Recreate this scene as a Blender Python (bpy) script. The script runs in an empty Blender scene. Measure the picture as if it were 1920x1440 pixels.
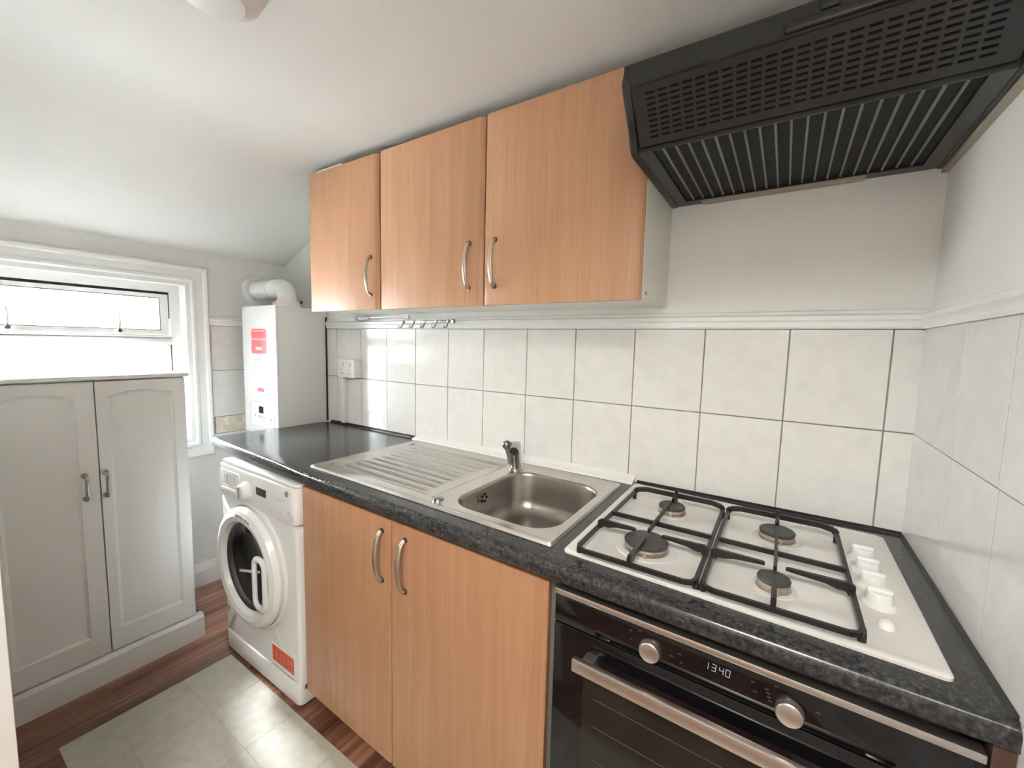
import bpy, bmesh, math, random
from math import sin, cos, pi, radians
from mathutils import Vector, Matrix

S = bpy.context.scene
COL = S.collection
random.seed(7)

# ---------------------------------------------------------------- camera, sky, lights, exposure
cam_d = bpy.data.cameras.new('camera'); cam = bpy.data.objects.new('camera', cam_d); COL.objects.link(cam)
cam_d.sensor_fit = 'HORIZONTAL'; cam_d.sensor_width = 36.0
cam_d.lens = 783.711 / 1920 * 36.0
cam_d.clip_start = 0.02
_yaw, _pitch, _roll = 0.575957, -0.0942221, 0.0244974
_d = Vector((-sin(_yaw)*cos(_pitch), cos(_yaw)*cos(_pitch), sin(_pitch)))
_r = Vector((cos(_yaw), sin(_yaw), 0)); _u = _r.cross(_d)
_R = cos(_roll)*_r + sin(_roll)*_u; _U = -sin(_roll)*_r + cos(_roll)*_u
_m = Matrix((( _R.x, _U.x, -_d.x, -0.292376), (_R.y, _U.y, -_d.y, -1.424176), (_R.z, _U.z, -_d.z, 1.362478), (0, 0, 0, 1)))
cam.matrix_world = _m
S.camera = cam

W = bpy.data.worlds.new('overcast_sky'); S.world = W; W.use_nodes = True
bg = W.node_tree.nodes['Background']
bg.inputs['Color'].default_value = (0.93, 0.97, 1.0, 1)
# bright overcast sky, brighter towards the zenith
_nt = W.node_tree
_tc = _nt.nodes.new('ShaderNodeTexCoord'); _sx = _nt.nodes.new('ShaderNodeSeparateXYZ'); _mr = _nt.nodes.new('ShaderNodeMapRange')
_nt.links.new(_tc.outputs['Generated'], _sx.inputs[0]); _nt.links.new(_sx.outputs['Z'], _mr.inputs['Value'])
_mr.inputs['From Min'].default_value = 0.0; _mr.inputs['From Max'].default_value = 1.0
_mr.inputs['To Min'].default_value = 285.0; _mr.inputs['To Max'].default_value = 590.0
_nt.links.new(_mr.outputs[0], bg.inputs['Strength'])

def area_light(name, loc, rot, sx, sy, power, color, portal=False):
    l = bpy.data.lights.new(name, 'AREA'); l.shape = 'RECTANGLE'; l.size = sx; l.size_y = sy
    l.energy = power; l.color = color
    o = bpy.data.objects.new(name, l); COL.objects.link(o); o.location = loc; o.rotation_euler = rot
    if portal: l.cycles.is_portal = True
    return o
area_light('window_portal', (-3.17, -0.91, 1.2), (0, radians(-90), 0), 0.86, 0.80, 1.0, (1, 1, 1), True)
area_light('hall_fill_light', (-0.32, -2.10, 2.30), (0, 0, 0), 0.5, 0.5, 12.0, (1.0, 0.955, 0.885))  # unseen fill light added behind the camera to brighten the kitchen

S.view_settings.view_transform = 'Standard'
S.view_settings.look = 'None'
S.view_settings.exposure = 1.66
S.view_settings.gamma = 1.0
S.view_settings.use_curve_mapping = False

# ---------------------------------------------------------------- materials
def mat(name, color, rough=0.5, metal=0.0, **kw):
    m = bpy.data.materials.new(name); m.use_nodes = True
    b = m.node_tree.nodes['Principled BSDF']
    b.inputs['Base Color'].default_value = (*color, 1)
    b.inputs['Roughness'].default_value = rough
    b.inputs['Metallic'].default_value = metal
    for k, v in kw.items(): b.inputs[k].default_value = v
    return m
def nd(m, t, **kw):
    n = m.node_tree.nodes.new(t)
    for k, v in kw.items(): setattr(n, k, v)
    return n
def ln(m, a, b): m.node_tree.links.new(a, b)
def coords(m, scale=(1, 1, 1), rnd=True):
    tc = nd(m, 'ShaderNodeTexCoord'); mp = nd(m, 'ShaderNodeMapping')
    mp.inputs['Scale'].default_value = scale
    if rnd:
        oi = nd(m, 'ShaderNodeObjectInfo'); mul = nd(m, 'ShaderNodeVectorMath', operation='SCALE')
        mul.inputs[0].default_value = (3.1, 5.7, 2.3); ln(m, oi.outputs['Random'], mul.inputs['Scale'])
        add = nd(m, 'ShaderNodeVectorMath', operation='ADD')
        ln(m, tc.outputs['Object'], add.inputs[0]); ln(m, mul.outputs[0], add.inputs[1]); ln(m, add.outputs[0], mp.inputs['Vector'])
    else:
        ln(m, tc.outputs['Object'], mp.inputs['Vector'])
    return mp.outputs[0]
def noise(m, vec, scale, detail=3, rough=0.55):
    n = nd(m, 'ShaderNodeTexNoise'); n.inputs['Scale'].default_value = scale
    n.inputs['Detail'].default_value = detail; n.inputs['Roughness'].default_value = rough
    ln(m, vec, n.inputs['Vector']); return n.outputs['Fac']
def ramp(m, fac, stops):
    r = nd(m, 'ShaderNodeValToRGB'); e = r.color_ramp.elements
    while len(e) < len(stops): e.new(0.5)
    for i, (p, c) in enumerate(stops): e[i].position = p; e[i].color = (*c, 1)
    ln(m, fac, r.inputs['Fac']); return r.outputs['Color']
def bump(m, fac, strength, dist=0.002):
    b = nd(m, 'ShaderNodeBump'); b.inputs['Strength'].default_value = strength; b.inputs['Distance'].default_value = dist
    ln(m, fac, b.inputs['Height']); ln(m, b.outputs[0], m.node_tree.nodes['Principled BSDF'].inputs['Normal'])
def base(m, sock): ln(m, sock, m.node_tree.nodes['Principled BSDF'].inputs['Base Color'])
def mottled(name, c1, c2, scale, rough, detail=3, bumpy=0.0, sc=(1, 1, 1), **kw):
    m = mat(name, c1, rough, **kw); v = coords(m, sc)
    n = noise(m, v, scale, detail); base(m, ramp(m, n, [(0.3, c1), (0.7, c2)]))
    if bumpy: bump(m, n, bumpy)
    return m

M = {}
M['plaster'] = mottled('painted_plaster', (0.83, 0.82, 0.795), (0.86, 0.85, 0.825), 3.0, 0.75, 4, 0.12)
M['ceiling'] = mottled('ceiling_paint', (0.80, 0.79, 0.765), (0.83, 0.82, 0.80), 2.0, 0.8, 4, 0.12)
M['gloss'] = mat('white_gloss_paint', (0.87, 0.87, 0.855), 0.28)
M['tile'] = mottled('mottled_white_tile', (0.75, 0.738, 0.712), (0.81, 0.80, 0.78), 22.0, 0.09, 6, **{'Specular IOR Level': 0.36})
M['decor_tile'] = mottled('patterned_beige_tile', (0.60, 0.52, 0.33), (0.84, 0.82, 0.76), 30.0, 0.2, 5)
M['grout'] = mottled('grey_grout', (0.26, 0.245, 0.23), (0.42, 0.40, 0.38), 9.0, 0.9)
M['grout_pale'] = mottled('pale_grout', (0.22, 0.21, 0.20), (0.34, 0.325, 0.31), 20.0, 0.9)

def beech(name, a, b, c, sc):
    m = mat(name, a, 0.36)
    v = coords(m, sc)
    n1 = noise(m, v, 1.0, 5, 0.65)
    v2 = coords(m, (sc[0]*0.13, sc[1]*0.13, sc[2]*0.4)); n2 = noise(m, v2, 1.0, 2)
    mx = nd(m, 'ShaderNodeMath', operation='MULTIPLY_ADD'); ln(m, n2, mx.inputs[0]); mx.inputs[1].default_value = 0.6
    ln(m, n1, mx.inputs[2])
    base(m, ramp(m, mx.outputs[0], [(0.55, a), (0.8, b), (1.05, c)]))
    return m
M['beech'] = beech('beech_laminate', (0.395, 0.198, 0.104), (0.44, 0.233, 0.126), (0.485, 0.272, 0.155), (190, 190, 2.6))
M['beech_edge'] = mat('beech_edge_band', (0.36, 0.165, 0.07), 0.45)
M['cabinet_white'] = mat('cream_melamine', (0.82, 0.80, 0.72), 0.42)
M['filler'] = mottled('red_brown_wood', (0.055, 0.024, 0.017), (0.085, 0.036, 0.025), 12, 0.5, 4, sc=(8, 8, 1))

m = mat('charcoal_speckled_laminate', (0.03, 0.03, 0.033), 0.19); v = coords(m)
n = noise(m, v, 120, 5, 0.7); base(m, ramp(m, n, [(0.40, (0.016, 0.016, 0.017)), (0.58, (0.046, 0.046, 0.048)), (0.74, (0.12, 0.123, 0.127))]))
M['worktop'] = m
M['black_seal'] = mat('black_sealant', (0.012, 0.012, 0.011), 0.45)

m = mat('brushed_steel', (0.60, 0.575, 0.54), 0.27, 1.0); v = coords(m, (6, 160, 160))
n = noise(m, v, 1.0, 3); bump(m, n, 0.05, 0.0006); M['steel'] = m
M['steel_bowl'] = mat('satin_steel_bowl', (0.36, 0.335, 0.31), 0.31, 1.0)
M['chrome'] = mat('worn_chrome', (0.42, 0.43, 0.42), 0.22, 1.0)
M['chrome_dark'] = mat('dull_grey_chrome', (0.22, 0.225, 0.215), 0.32, 1.0)
M['nickel'] = mat('brushed_nickel', (0.56, 0.50, 0.41), 0.33, 1.0)
M['dark_metal'] = mat('bronzed_metal', (0.17, 0.125, 0.09), 0.4, 0.9)
M['alu'] = mat('brushed_aluminium', (0.66, 0.62, 0.57), 0.36, 1.0)
M['enamel'] = mottled('white_enamel', (0.67, 0.655, 0.625), (0.71, 0.70, 0.67), 6, 0.14)
M['cast'] = mat('matt_black_enamel', (0.009, 0.009, 0.009), 0.42)
M['burner_cap'] = mottled('burner_cap_grey', (0.035, 0.035, 0.033), (0.06, 0.058, 0.054), 40, 0.5)
M['burner_body'] = mottled('stained_aluminium', (0.34, 0.27, 0.22), (0.52, 0.46, 0.41), 30, 0.45, metal=0.7)
M['white_plastic'] = mat('white_plastic', (0.82, 0.82, 0.805), 0.3)
M['cream_plastic'] = mat('cream_plastic', (0.81, 0.80, 0.73), 0.35)
M['appliance'] = mat('white_appliance_paint', (0.84, 0.845, 0.84), 0.26)
M['appliance_side'] = mat('pale_grey_steel_paint', (0.74, 0.74, 0.725), 0.38)
M['wardrobe'] = mat('white_satin_furniture_paint', (0.82, 0.82, 0.80), 0.38)
M['black_glass'] = mat('black_glass', (0.004, 0.004, 0.005), 0.06)
M['oven_glass'] = mat('smoked_oven_glass', (0.016, 0.015, 0.012), 0.10)
M['hood'] = mottled('black_textured_plastic', (0.010, 0.010, 0.0095), (0.016, 0.0155, 0.015), 60, 0.36)
M['hood_panel'] = mat('smoked_black_panel', (0.026, 0.026, 0.0255), 0.24, **{'Specular IOR Level': 0.35})
M['hood_slot'] = mat('slot_black', (0.009, 0.009, 0.009), 0.9, **{'Specular IOR Level': 0.0})
M['hood_rib'] = mat('grey_black_rib', (0.15, 0.15, 0.145), 0.45)
M['filter'] = mottled('black_filter_mesh', (0.006, 0.006, 0.006), (0.012, 0.012, 0.011), 200, 0.8)
M['lamp_lens'] = mat('aged_beige_lens', (0.36, 0.31, 0.24), 0.4)
M['gasket'] = mat('grey_gasket', (0.16, 0.16, 0.155), 0.6)
M['rubber'] = mat('black_rubber', (0.015, 0.015, 0.015), 0.6)
M['grey_print'] = mat('grey_print', (0.30, 0.30, 0.30), 0.5)
M['pale_print'] = mat('pale_grey_print', (0.62, 0.63, 0.64), 0.5)
M['dim_print'] = mat('dim_white_print', (0.055, 0.053, 0.05), 0.5)
M['lcd'] = mat('dark_display', (0.006, 0.006, 0.007), 0.12)
M['orange'] = mat('orange_label', (0.72, 0.13, 0.055), 0.45)
M['orange_dark'] = mat('dark_orange_print', (0.42, 0.06, 0.03), 0.5)
M['red'] = mat('red_label', (0.70, 0.06, 0.075), 0.4)
M['pink'] = mat('pink_label_band', (0.85, 0.32, 0.30), 0.45)
M['pink_plastic'] = mat('pale_pink_plastic', (0.82, 0.74, 0.73), 0.4)
M['paper'] = mat('white_label_paper', (0.82, 0.82, 0.80), 0.5)
M['yellow'] = mat('yellow_label', (0.72, 0.58, 0.22), 0.5)
M['seal_grey'] = mat('grey_rubber_seal', (0.09, 0.09, 0.087), 0.5)
M['drum'] = mat('dark_drum_steel', (0.11, 0.11, 0.105), 0.4, 0.8)
M['clock'] = mat('clock_digits_glow', (0.10, 0.105, 0.13), 0.5)
_b = M['clock'].node_tree.nodes['Principled BSDF']; _b.inputs['Emission Color'].default_value = (0.75, 0.8, 0.95, 1); _b.inputs['Emission Strength'].default_value = 0.10

M['render'] = mottled('pale_outside_render', (0.52, 0.52, 0.51), (0.56, 0.56, 0.55), 1.0, 0.9)
M['paving'] = mottled('grey_paving', (0.19, 0.19, 0.185), (0.23, 0.23, 0.225), 1.5, 0.9)
def plank_mat():
    m = mat('red_brown_laminate', (0.12, 0.05, 0.03), 0.30); v = coords(m, (45, 1.6, 45))
    n = noise(m, v, 1.0, 5, 0.6); c = ramp(m, n, [(0.32, (0.10, 0.040, 0.024)), (0.52, (0.205, 0.09, 0.055)), (0.70, (0.34, 0.165, 0.105))])
    oi = nd(m, 'ShaderNodeObjectInfo'); hsv = nd(m, 'ShaderNodeHueSaturation')
    mr = nd(m, 'ShaderNodeMapRange'); mr.inputs['To Min'].default_value = 0.75; mr.inputs['To Max'].default_value = 1.35
    ln(m, oi.outputs['Random'], mr.inputs['Value']); ln(m, mr.outputs[0], hsv.inputs['Value']); ln(m, c, hsv.inputs['Color'])
    base(m, hsv.outputs[0]); return m
M['plank'] = plank_mat()
M['vinyl'] = mottled('grey_cream_vinyl', (0.44, 0.425, 0.365), (0.52, 0.505, 0.445), 30, 0.26, 5)
M['vinyl_joint'] = mat('vinyl_joint', (0.33, 0.315, 0.27), 0.5)

def thin_glass(name, tint, gloss_rough=0.02):
    m = bpy.data.materials.new(name); m.use_nodes = True; nt = m.node_tree
    for x in list(nt.nodes):
        if x.type != 'OUTPUT_MATERIAL': nt.nodes.remove(x)
    out = [x for x in nt.nodes if x.type == 'OUTPUT_MATERIAL'][0]
    t = nt.nodes.new('ShaderNodeBsdfTransparent'); t.inputs['Color'].default_value = (*tint, 1)
    g = nt.nodes.new('ShaderNodeBsdfGlossy'); g.inputs['Roughness'].default_value = gloss_rough
    f = nt.nodes.new('ShaderNodeFresnel'); f.inputs['IOR'].default_value = 1.45
    mx = nt.nodes.new('ShaderNodeMixShader')
    nt.links.new(f.outputs[0], mx.inputs[0]); nt.links.new(t.outputs[0], mx.inputs[1]); nt.links.new(g.outputs[0], mx.inputs[2])
    nt.links.new(mx.outputs[0], out.inputs['Surface']); return m
M['pane'] = thin_glass('window_glass', (0.96, 0.98, 0.98))
M['door_glass'] = thin_glass('washer_door_glass', (0.50, 0.51, 0.50))

# ---------------------------------------------------------------- mesh helpers (all in world coordinates)
def BM(): return bmesh.new()
def box(bm, x0, x1, y0, y1, z0, z1, bev=0.0, seg=2):
    t = bmesh.new() if bev else bm
    vs = [t.verts.new((x, y, z)) for x in (x0, x1) for y in (y0, y1) for z in (z0, z1)]
    for f in ((0, 1, 3, 2), (4, 6, 7, 5), (0, 4, 5, 1), (2, 3, 7, 6), (0, 2, 6, 4), (1, 5, 7, 3)):
        t.faces.new([vs[i] for i in f])
    if bev:
        bmesh.ops.bevel(t, geom=t.edges[:], offset=bev, segments=seg, affect='EDGES', profile=0.5)
        merge(bm, t)
    return bm
def merge(bm, t):
    me = bpy.data.meshes.new('tmp'); t.to_mesh(me); t.free(); bm.from_mesh(me); bpy.data.meshes.remove(me)
AX = {'x': lambda a, b, c: (c, a, b), 'y': lambda a, b, c: (a, c, b), 'z': lambda a, b, c: (a, b, c)}
def prism(bm, pts, axis, c0, c1, bev=0.0, seg=2):
    """polygon pts in the plane across AXIS, extruded c0..c1"""
    t = bmesh.new() if bev else bm
    f = AX[axis]
    a = [t.verts.new(f(p[0], p[1], c0)) for p in pts]; b = [t.verts.new(f(p[0], p[1], c1)) for p in pts]
    n = len(pts)
    t.faces.new(a); t.faces.new(b[::-1])
    for i in range(n): t.faces.new((a[i], b[i], b[(i+1) % n], a[(i+1) % n]))
    if bev:
        bmesh.ops.recalc_face_normals(t, faces=t.faces[:])
        es = [e for e in t.edges if len(e.link_faces) == 2 and e.calc_face_angle(0) > 0.5]
        bmesh.ops.bevel(t, geom=es, offset=bev, segments=seg, affect='EDGES', profile=0.5)
        merge(bm, t)
    return bm
def beam(bm, p, q, w, h, up=(0, 0, 1)):
    p, q = Vector(p), Vector(q); d = (q-p).normalized(); s = d.cross(Vector(up))
    if s.length < 1e-6: s = d.cross(Vector((1, 0, 0)))
    s.normalize(); u = s.cross(d).normalized(); vs = []
    for c in (p, q):
        for a, b in ((-1, -1), (1, -1), (1, 1), (-1, 1)): vs.append(bm.verts.new(c + s*a*w/2 + u*b*h/2))
    for f in ((3, 2, 1, 0), (4, 5, 6, 7), (0, 1, 5, 4), (1, 2, 6, 5), (2, 3, 7, 6), (3, 0, 4, 7)): bm.faces.new([vs[i] for i in f])
def tube(bm, pts, r, seg=10, squash=None, caps=True):
    """swept tube; r a number or list; squash=(vector, factor) flattens the section along a direction"""
    pts = [Vector(p) for p in pts]; n = len(pts); rings = []
    ref = None
    for i, p in enumerate(pts):
        d = (pts[min(i+1, n-1)] - pts[max(i-1, 0)]).normalized()
        if ref is None:
            ref = d.cross(Vector((0, 0, 1)) if abs(d.z) < 0.9 else Vector((1, 0, 0))).normalized()
        ref = (ref - d*ref.dot(d)).normalized(); b = d.cross(ref)
        rr = r[i] if isinstance(r, (list, tuple)) else r
        ring = []
        for k in range(seg):
            o = (ref*cos(2*pi*k/seg) + b*sin(2*pi*k/seg))*rr
            if squash: s = Vector(squash[0]); o = o - s*o.dot(s)*(1-squash[1])
            ring.append(bm.verts.new(p+o))
        rings.append(ring)
    for a, b in zip(rings, rings[1:]):
        for k in range(seg): bm.faces.new((a[k], a[(k+1) % seg], b[(k+1) % seg], b[k]))
    if caps: bm.faces.new(rings[0][::-1]); bm.faces.new(rings[-1])
def lathe(bm, prof, c, axis=(0, 0, 1), seg=32, sx=1.0, sy=1.0):
    """prof: (radius, height) pairs along AXIS from point c"""
    ax = Vector(axis).normalized(); a = ax.cross(Vector((0, 0, 1)) if abs(ax.z) < 0.9 else Vector((1, 0, 0))).normalized(); b = ax.cross(a)
    c = Vector(c); rings = []
    for r, h in prof:
        if r < 1e-6: rings.append([bm.verts.new(c+ax*h)])
        else: rings.append([bm.verts.new(c+ax*h+(a*cos(2*pi*k/seg)*sx+b*sin(2*pi*k/seg)*sy)*r) for k in range(seg)])
    for p, q in zip(rings, rings[1:]):
        for k in range(seg):
            l = (k+1) % seg
            if len(p) == 1 and len(q) == 1: continue
            if len(p) == 1: bm.faces.new((p[0], q[l], q[k]))
            elif len(q) == 1: bm.faces.new((p[k], p[l], q[0]))
            else: bm.faces.new((p[k], p[l], q[l], q[k]))
    return bm
def rrect(x0, x1, y0, y1, r, n=6):
    out = []
    for cx, cy, a in ((x1-r, y1-r, 0), (x0+r, y1-r, 90), (x0+r, y0+r, 180), (x1-r, y0+r, 270)):
        for k in range(n+1):
            t = radians(a+90*k/n); out.append((cx+r*cos(t), cy+r*sin(t)))
    return out
def ring_prism(bm, outer, inner, axis, c0, c1):
    """a flat frame: polygon OUTER with the hole INNER (same number of points), extruded"""
    f = AX[axis]; n = len(outer)
    L = [[bm.verts.new(f(p[0], p[1], c)) for p in pts] for pts, c in ((outer, c0), (inner, c0), (outer, c1), (inner, c1))]
    for i in range(n):
        j = (i+1) % n
        bm.faces.new((L[0][i], L[0][j], L[1][j], L[1][i])); bm.faces.new((L[2][j], L[2][i], L[3][i], L[3][j]))
        bm.faces.new((L[0][j], L[0][i], L[2][i], L[2][j])); bm.faces.new((L[1][i], L[1][j], L[3][j], L[3][i]))
def rect(a0, a1, b0, b1): return [(a0, b0), (a1, b0), (a1, b1), (a0, b1)]

def finish(bm, name, smooth=0.6):
    bmesh.ops.recalc_face_normals(bm, faces=bm.faces[:])
    me = bpy.data.meshes.new(name); bm.to_mesh(me); bm.free()
    if smooth:
        for p in me.polygons: p.use_smooth = True
        me.set_sharp_from_angle(angle=smooth)
    return me
INV = {}
def obj(name, bm, m, parent=None, label=None, kind=None, smooth=0.6, local=False):
    if parent is not None and not local:
        r = parent
        while r.parent: r = r.parent
        bmesh.ops.transform(bm, matrix=INV[r.name], verts=bm.verts[:])
    me = finish(bm, name, smooth)
    me.materials.append(M[m] if isinstance(m, str) else m)
    o = bpy.data.objects.new(name, me); COL.objects.link(o)
    if parent is not None: o.parent = parent
    if label: o['label'] = label
    if kind: o['kind'] = kind
    return o
def thing(name, label, cat, loc=(0, 0, 0), rz=0.0, group=None, kind=None):
    o = bpy.data.objects.new(name, None); COL.objects.link(o); o.empty_display_size = 0.1
    o.location = loc; o.rotation_euler = (0, 0, rz)
    INV[o.name] = (Matrix.Translation(loc) @ Matrix.Rotation(rz, 4, 'Z')).inverted()
    if label: o['label'] = label
    if cat: o['category'] = cat
    if group: o['group'] = group
    if kind: o['kind'] = kind
    return o
def solid(name, bm, m, label, cat, group=None, smooth=0.6):
    o = obj(name, bm, m, smooth=smooth); INV[o.name] = Matrix.Identity(4)
    o['label'] = label; o['category'] = cat
    if group: o['group'] = group
    return o
def struct(name, bm, m, smooth=0.6):
    o = obj(name, bm, m, kind='structure', smooth=smooth); INV[o.name] = Matrix.Identity(4); return o
def bow_handle(bm, x, yf, z0, z1, out=0.030, r=0.0066):
    """bow pull standing off a front at y=yf (front faces -y)"""
    pts = []; n = 14
    for k in range(n+1):
        t = k/n; s = sin(pi*t)
        pts.append((x, yf - out*(s**0.45), z0 + (z1-z0)*t))
    tube(bm, pts, [r*(0.9+0.35*sin(pi*k/n)) for k in range(n+1)], 10, squash=((0, 1, 0), 0.62))

# ---------------------------------------------------------------- room constants
XW = -2.90            # window wall
ZD0, ZD1 = 1.425, 1.475   # dado rail
ZW = 0.90             # worktop
YF = -1.33            # doorway wall face

# ---------------------------------------------------------------- floor
bm = BM(); box(bm, -3.2, 0.6, -3.0, 0.25, -0.12, -0.012)
floor = struct('floor', bm, 'grout')
pw = 0.104; x = XW; i = 0
while x < -0.001:
    x1 = min(x+pw, 0.0)
    cut = -0.25 - (i*0.61) % 1.15
    for y0, y1 in ((-2.75, cut), (cut, 0.0)):
        bm = BM(); box(bm, x+0.0006, x1-0.0006, y0+0.0006, y1-0.0006, -0.012, 0.0)
        obj('plank', bm, 'plank', floor, smooth=0)
    x = x1; i += 1

bm = BM(); box(bm, -60.0, -3.3, -40.0, 40.0, -0.7, -0.5)
struct('ground_outside', bm, 'paving')
bm = BM(); box(bm, -13.0, -10.0, -30.0, 30.0, -0.5, 5.2); box(bm, -13.0, -9.8, -30.0, 30.0, 5.2, 5.35)
struct('wall_sky_blocker', bm, 'render')  # added outside to block low sky light from reaching the right wall
# ---------------------------------------------------------------- walls
bm = BM(); box(bm, -3.2, 0.12, 0.0, 0.12, -0.05, 2.4)
wall_back = struct('wall_back', bm, 'plaster')
bm = BM(); box(bm, 0.0, 0.12, -2.75, 0.0, -0.05, 2.4)
wall_right = struct('wall_right', bm, 'plaster')
# window wall with its opening
WY0, WY1, WZ0, WZ1 = -1.285, -0.525, 0.775, 1.625
bm = BM()
ring_prism(bm, rect(-1.45, 0.12, -0.05, 2.3), rect(WY0, WY1, WZ0, WZ1), 'x', XW-0.27, XW)
wall_left = struct('wall_left', bm, 'plaster')
# doorway wall in front (behind the camera), opening from x=-1.36 to the right wall
bm = BM(); box(bm, -3.17, -1.40, YF-0.12, YF, -0.05, 2.4)
struct('wall_front', bm, 'plaster')
bm = BM(); box(bm, -1.40, 0.0, YF-0.12, YF, 2.04, 2.4)
struct('wall_above_doorway', bm, 'plaster')
bm = BM(); box(bm, -1.415, -1.385, YF-0.13, YF+0.004, 0.0, 2.055, 0.003)
struct('trim_1', bm, 'gloss')
# hall behind the doorway
bm = BM(); box(bm, -3.2, 0.12, -2.87, -2.75, -0.05, 2.45); struct('wall_hall_rear', bm, 'plaster')
bm = BM(); box(bm, -2.4, -2.28, -2.75, YF-0.12, -0.05, 2.45); struct('wall_hall_left', bm, 'plaster')
bm = BM(); box(bm, -3.2, 0.12, -2.87, YF-0.1, 2.40, 2.5); struct('ceiling_hall', bm, 'ceiling')

# ceiling: low over the window, coved up to the level part
prof = [(XW-0.27, 1.70), (XW, 1.805)]
for k in range(0, 13):
    u_ = 0.26*k/12; prof.append((-2.25 + u_, 1.805 + 0.42*0.65 + 0.42*u_ - 0.42*u_*u_/(2*0.26)))
prof += [(0.12, 1.805 + 0.42*0.65 + 0.42*0.13), (0.12, 2.24), (XW-0.27, 2.24)]
bm = BM(); prism(bm, [(p[0], p[1]) for p in prof], 'y', YF-0.0, 0.12)
struct('ceiling', bm, 'ceiling', smooth=0.35)

# ---------------------------------------------------------------- tiles on the back wall
bm = BM(); box(bm, XW, 0.0, -0.003, 0.0, 0.85, ZD0); obj('grout', bm, 'grout', wall_back)
bm = BM(); box(bm, -0.0087, 0.0, -1.33, -0.003, 0.45, ZD0); obj('grout', bm, 'grout_pale', wall_right)
bm = BM(); box(bm, XW, XW+0.0070, -0.418, -0.003, 0.83, ZD0); obj('grout', bm, 'grout_pale', wall_left)
def tile_mesh(w, h, t=0.007, bev=0.0016):
    bm = BM(); box(bm, -w/2, w/2, -t, 0, -h/2, h/2, bev, 1); return bm
TX = [0.0, -0.0664, -0.2853, -0.5038, -0.7211, -0.9385, -1.1459, -1.3579, -1.557, -1.7608, -1.963, -2.166, -2.372, -2.578, -2.784, XW]
rows = [(0.86, 1.1635), (1.1635, ZD0)]
def place_tile(parent, a0, a1, z0, z1, wall, gap, m='tile'):
    bm = tile_mesh(abs(a1-a0)-gap, (z1-z0)-gap, bev=0.0003 if wall == 'right' else 0.0012)
    o = obj('tile', bm, m, parent, local=True, smooth=0)
    a = (a0+a1)/2; z = (z0+z1)/2
    if wall == 'back': o.location = (a, -0.002, z); rz = 0
    elif wall == 'right': o.location = (-0.002, a, z); rz = -pi/2
    else: o.location = (XW+0.002, a, z); rz = pi/2
    q_ = 0.0 if wall == 'right' else 0.12; o.rotation_euler = (radians(random.uniform(-q_, q_)), 0, rz + radians(random.uniform(-q_, q_)))
    return o
for a, b in zip(TX, TX[1:]):
    for z0, z1 in rows: place_tile(wall_back, b, a, z0, z1, 'back', 0.0031)
TYU = [-0.008, -0.297, -0.505, -0.72, -0.935, -1.15, -1.33]
TYL = [-0.008, -0.294, -0.512, -0.73, -0.945, -1.16, -1.33]
for T, z0, z1 in ((TYU, 1.1635, ZD0), (TYL, 0.90, 1.1635), (TYU, 0.637, 0.90), (TYL, 0.45, 0.637)):
    for a, b in zip(T, T[1:]): place_tile(wall_right, b, a, z0, z1, 'right', 0.0022)
for z0, z1 in ((1.182, ZD0), (0.925, 1.182)):
    for a, b in ((-0.008, -0.205), (-0.205, -0.416)): place_tile(wall_left, b, a, z0, z1, 'left', 0.003)
for a, b in ((-0.008, -0.205), (-0.205, -0.408)): 
    o = place_tile(wall_left, b, a, 0.832, 0.925, 'left', 0.004, 'decor_tile'); o['label'] = 'low beige patterned border tile'

# ---------------------------------------------------------------- dado rails and skirting
def dado_prof(sign=1, big=1.0):
    return [(0, ZD0), (0.013*big, ZD0), (0.016*big, ZD0+0.006), (0.016*big, ZD0+0.018), (0.021*big, ZD0+0.024), (0.021*big, ZD0+0.034), (0.012*big, ZD0+0.040), (0.010*big, ZD0+0.047), (0.004, ZD1), (0, ZD1)]
bm = BM(); prism(bm, [(-a, b) for a, b in dado_prof()], 'x', XW, 0.0); struct('trim_2', bm, 'gloss', smooth=0.3)
bm = BM(); prism(bm, [(-a, b) for a, b in dado_prof(big=1.15)], 'y', -1.33, 0.0); struct('trim_3', bm, 'gloss', smooth=0.3)
bm = BM(); prism(bm, [(XW+a, b) for a, b in dado_prof()], 'y', -0.42, 0.0); struct('trim_4', bm, 'gloss', smooth=0.3)
sk = [(XW, 0.0), (XW+0.018, 0.0), (XW+0.018, 0.085), (XW+0.013, 0.095), (XW+0.009, 0.118), (XW+0.003, 0.125), (XW, 0.125)]
bm = BM(); prism(bm, sk, 'y', YF, 0.0); struct('baseboard_left', bm, 'gloss', smooth=0.3)

# ---------------------------------------------------------------- window
win = thing('window_1', 'white painted window with a top hung light', None, (XW-0.1, -0.91, WZ0), kind='structure')
del win['label']
fx0, fx1 = XW-0.115, XW-0.055
bm = BM(); ring_prism(bm, rect(WY0, WY1, WZ0, WZ1), rect(WY0+0.042, WY1-0.042, WZ0+0.05, WZ1-0.04), 'x', fx0, fx1)
obj('window_frame', bm, 'gloss', win)
bm = BM(); box(bm, fx0, fx1+0.004, WY0+0.042, WY1-0.042, 1.318, 1.352, 0.003); box(bm, fx1, fx1+0.014, WY0+0.042, WY1-0.042, 1.352, 1.366, 0.003)
obj('transom', bm, 'gloss', win)
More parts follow.
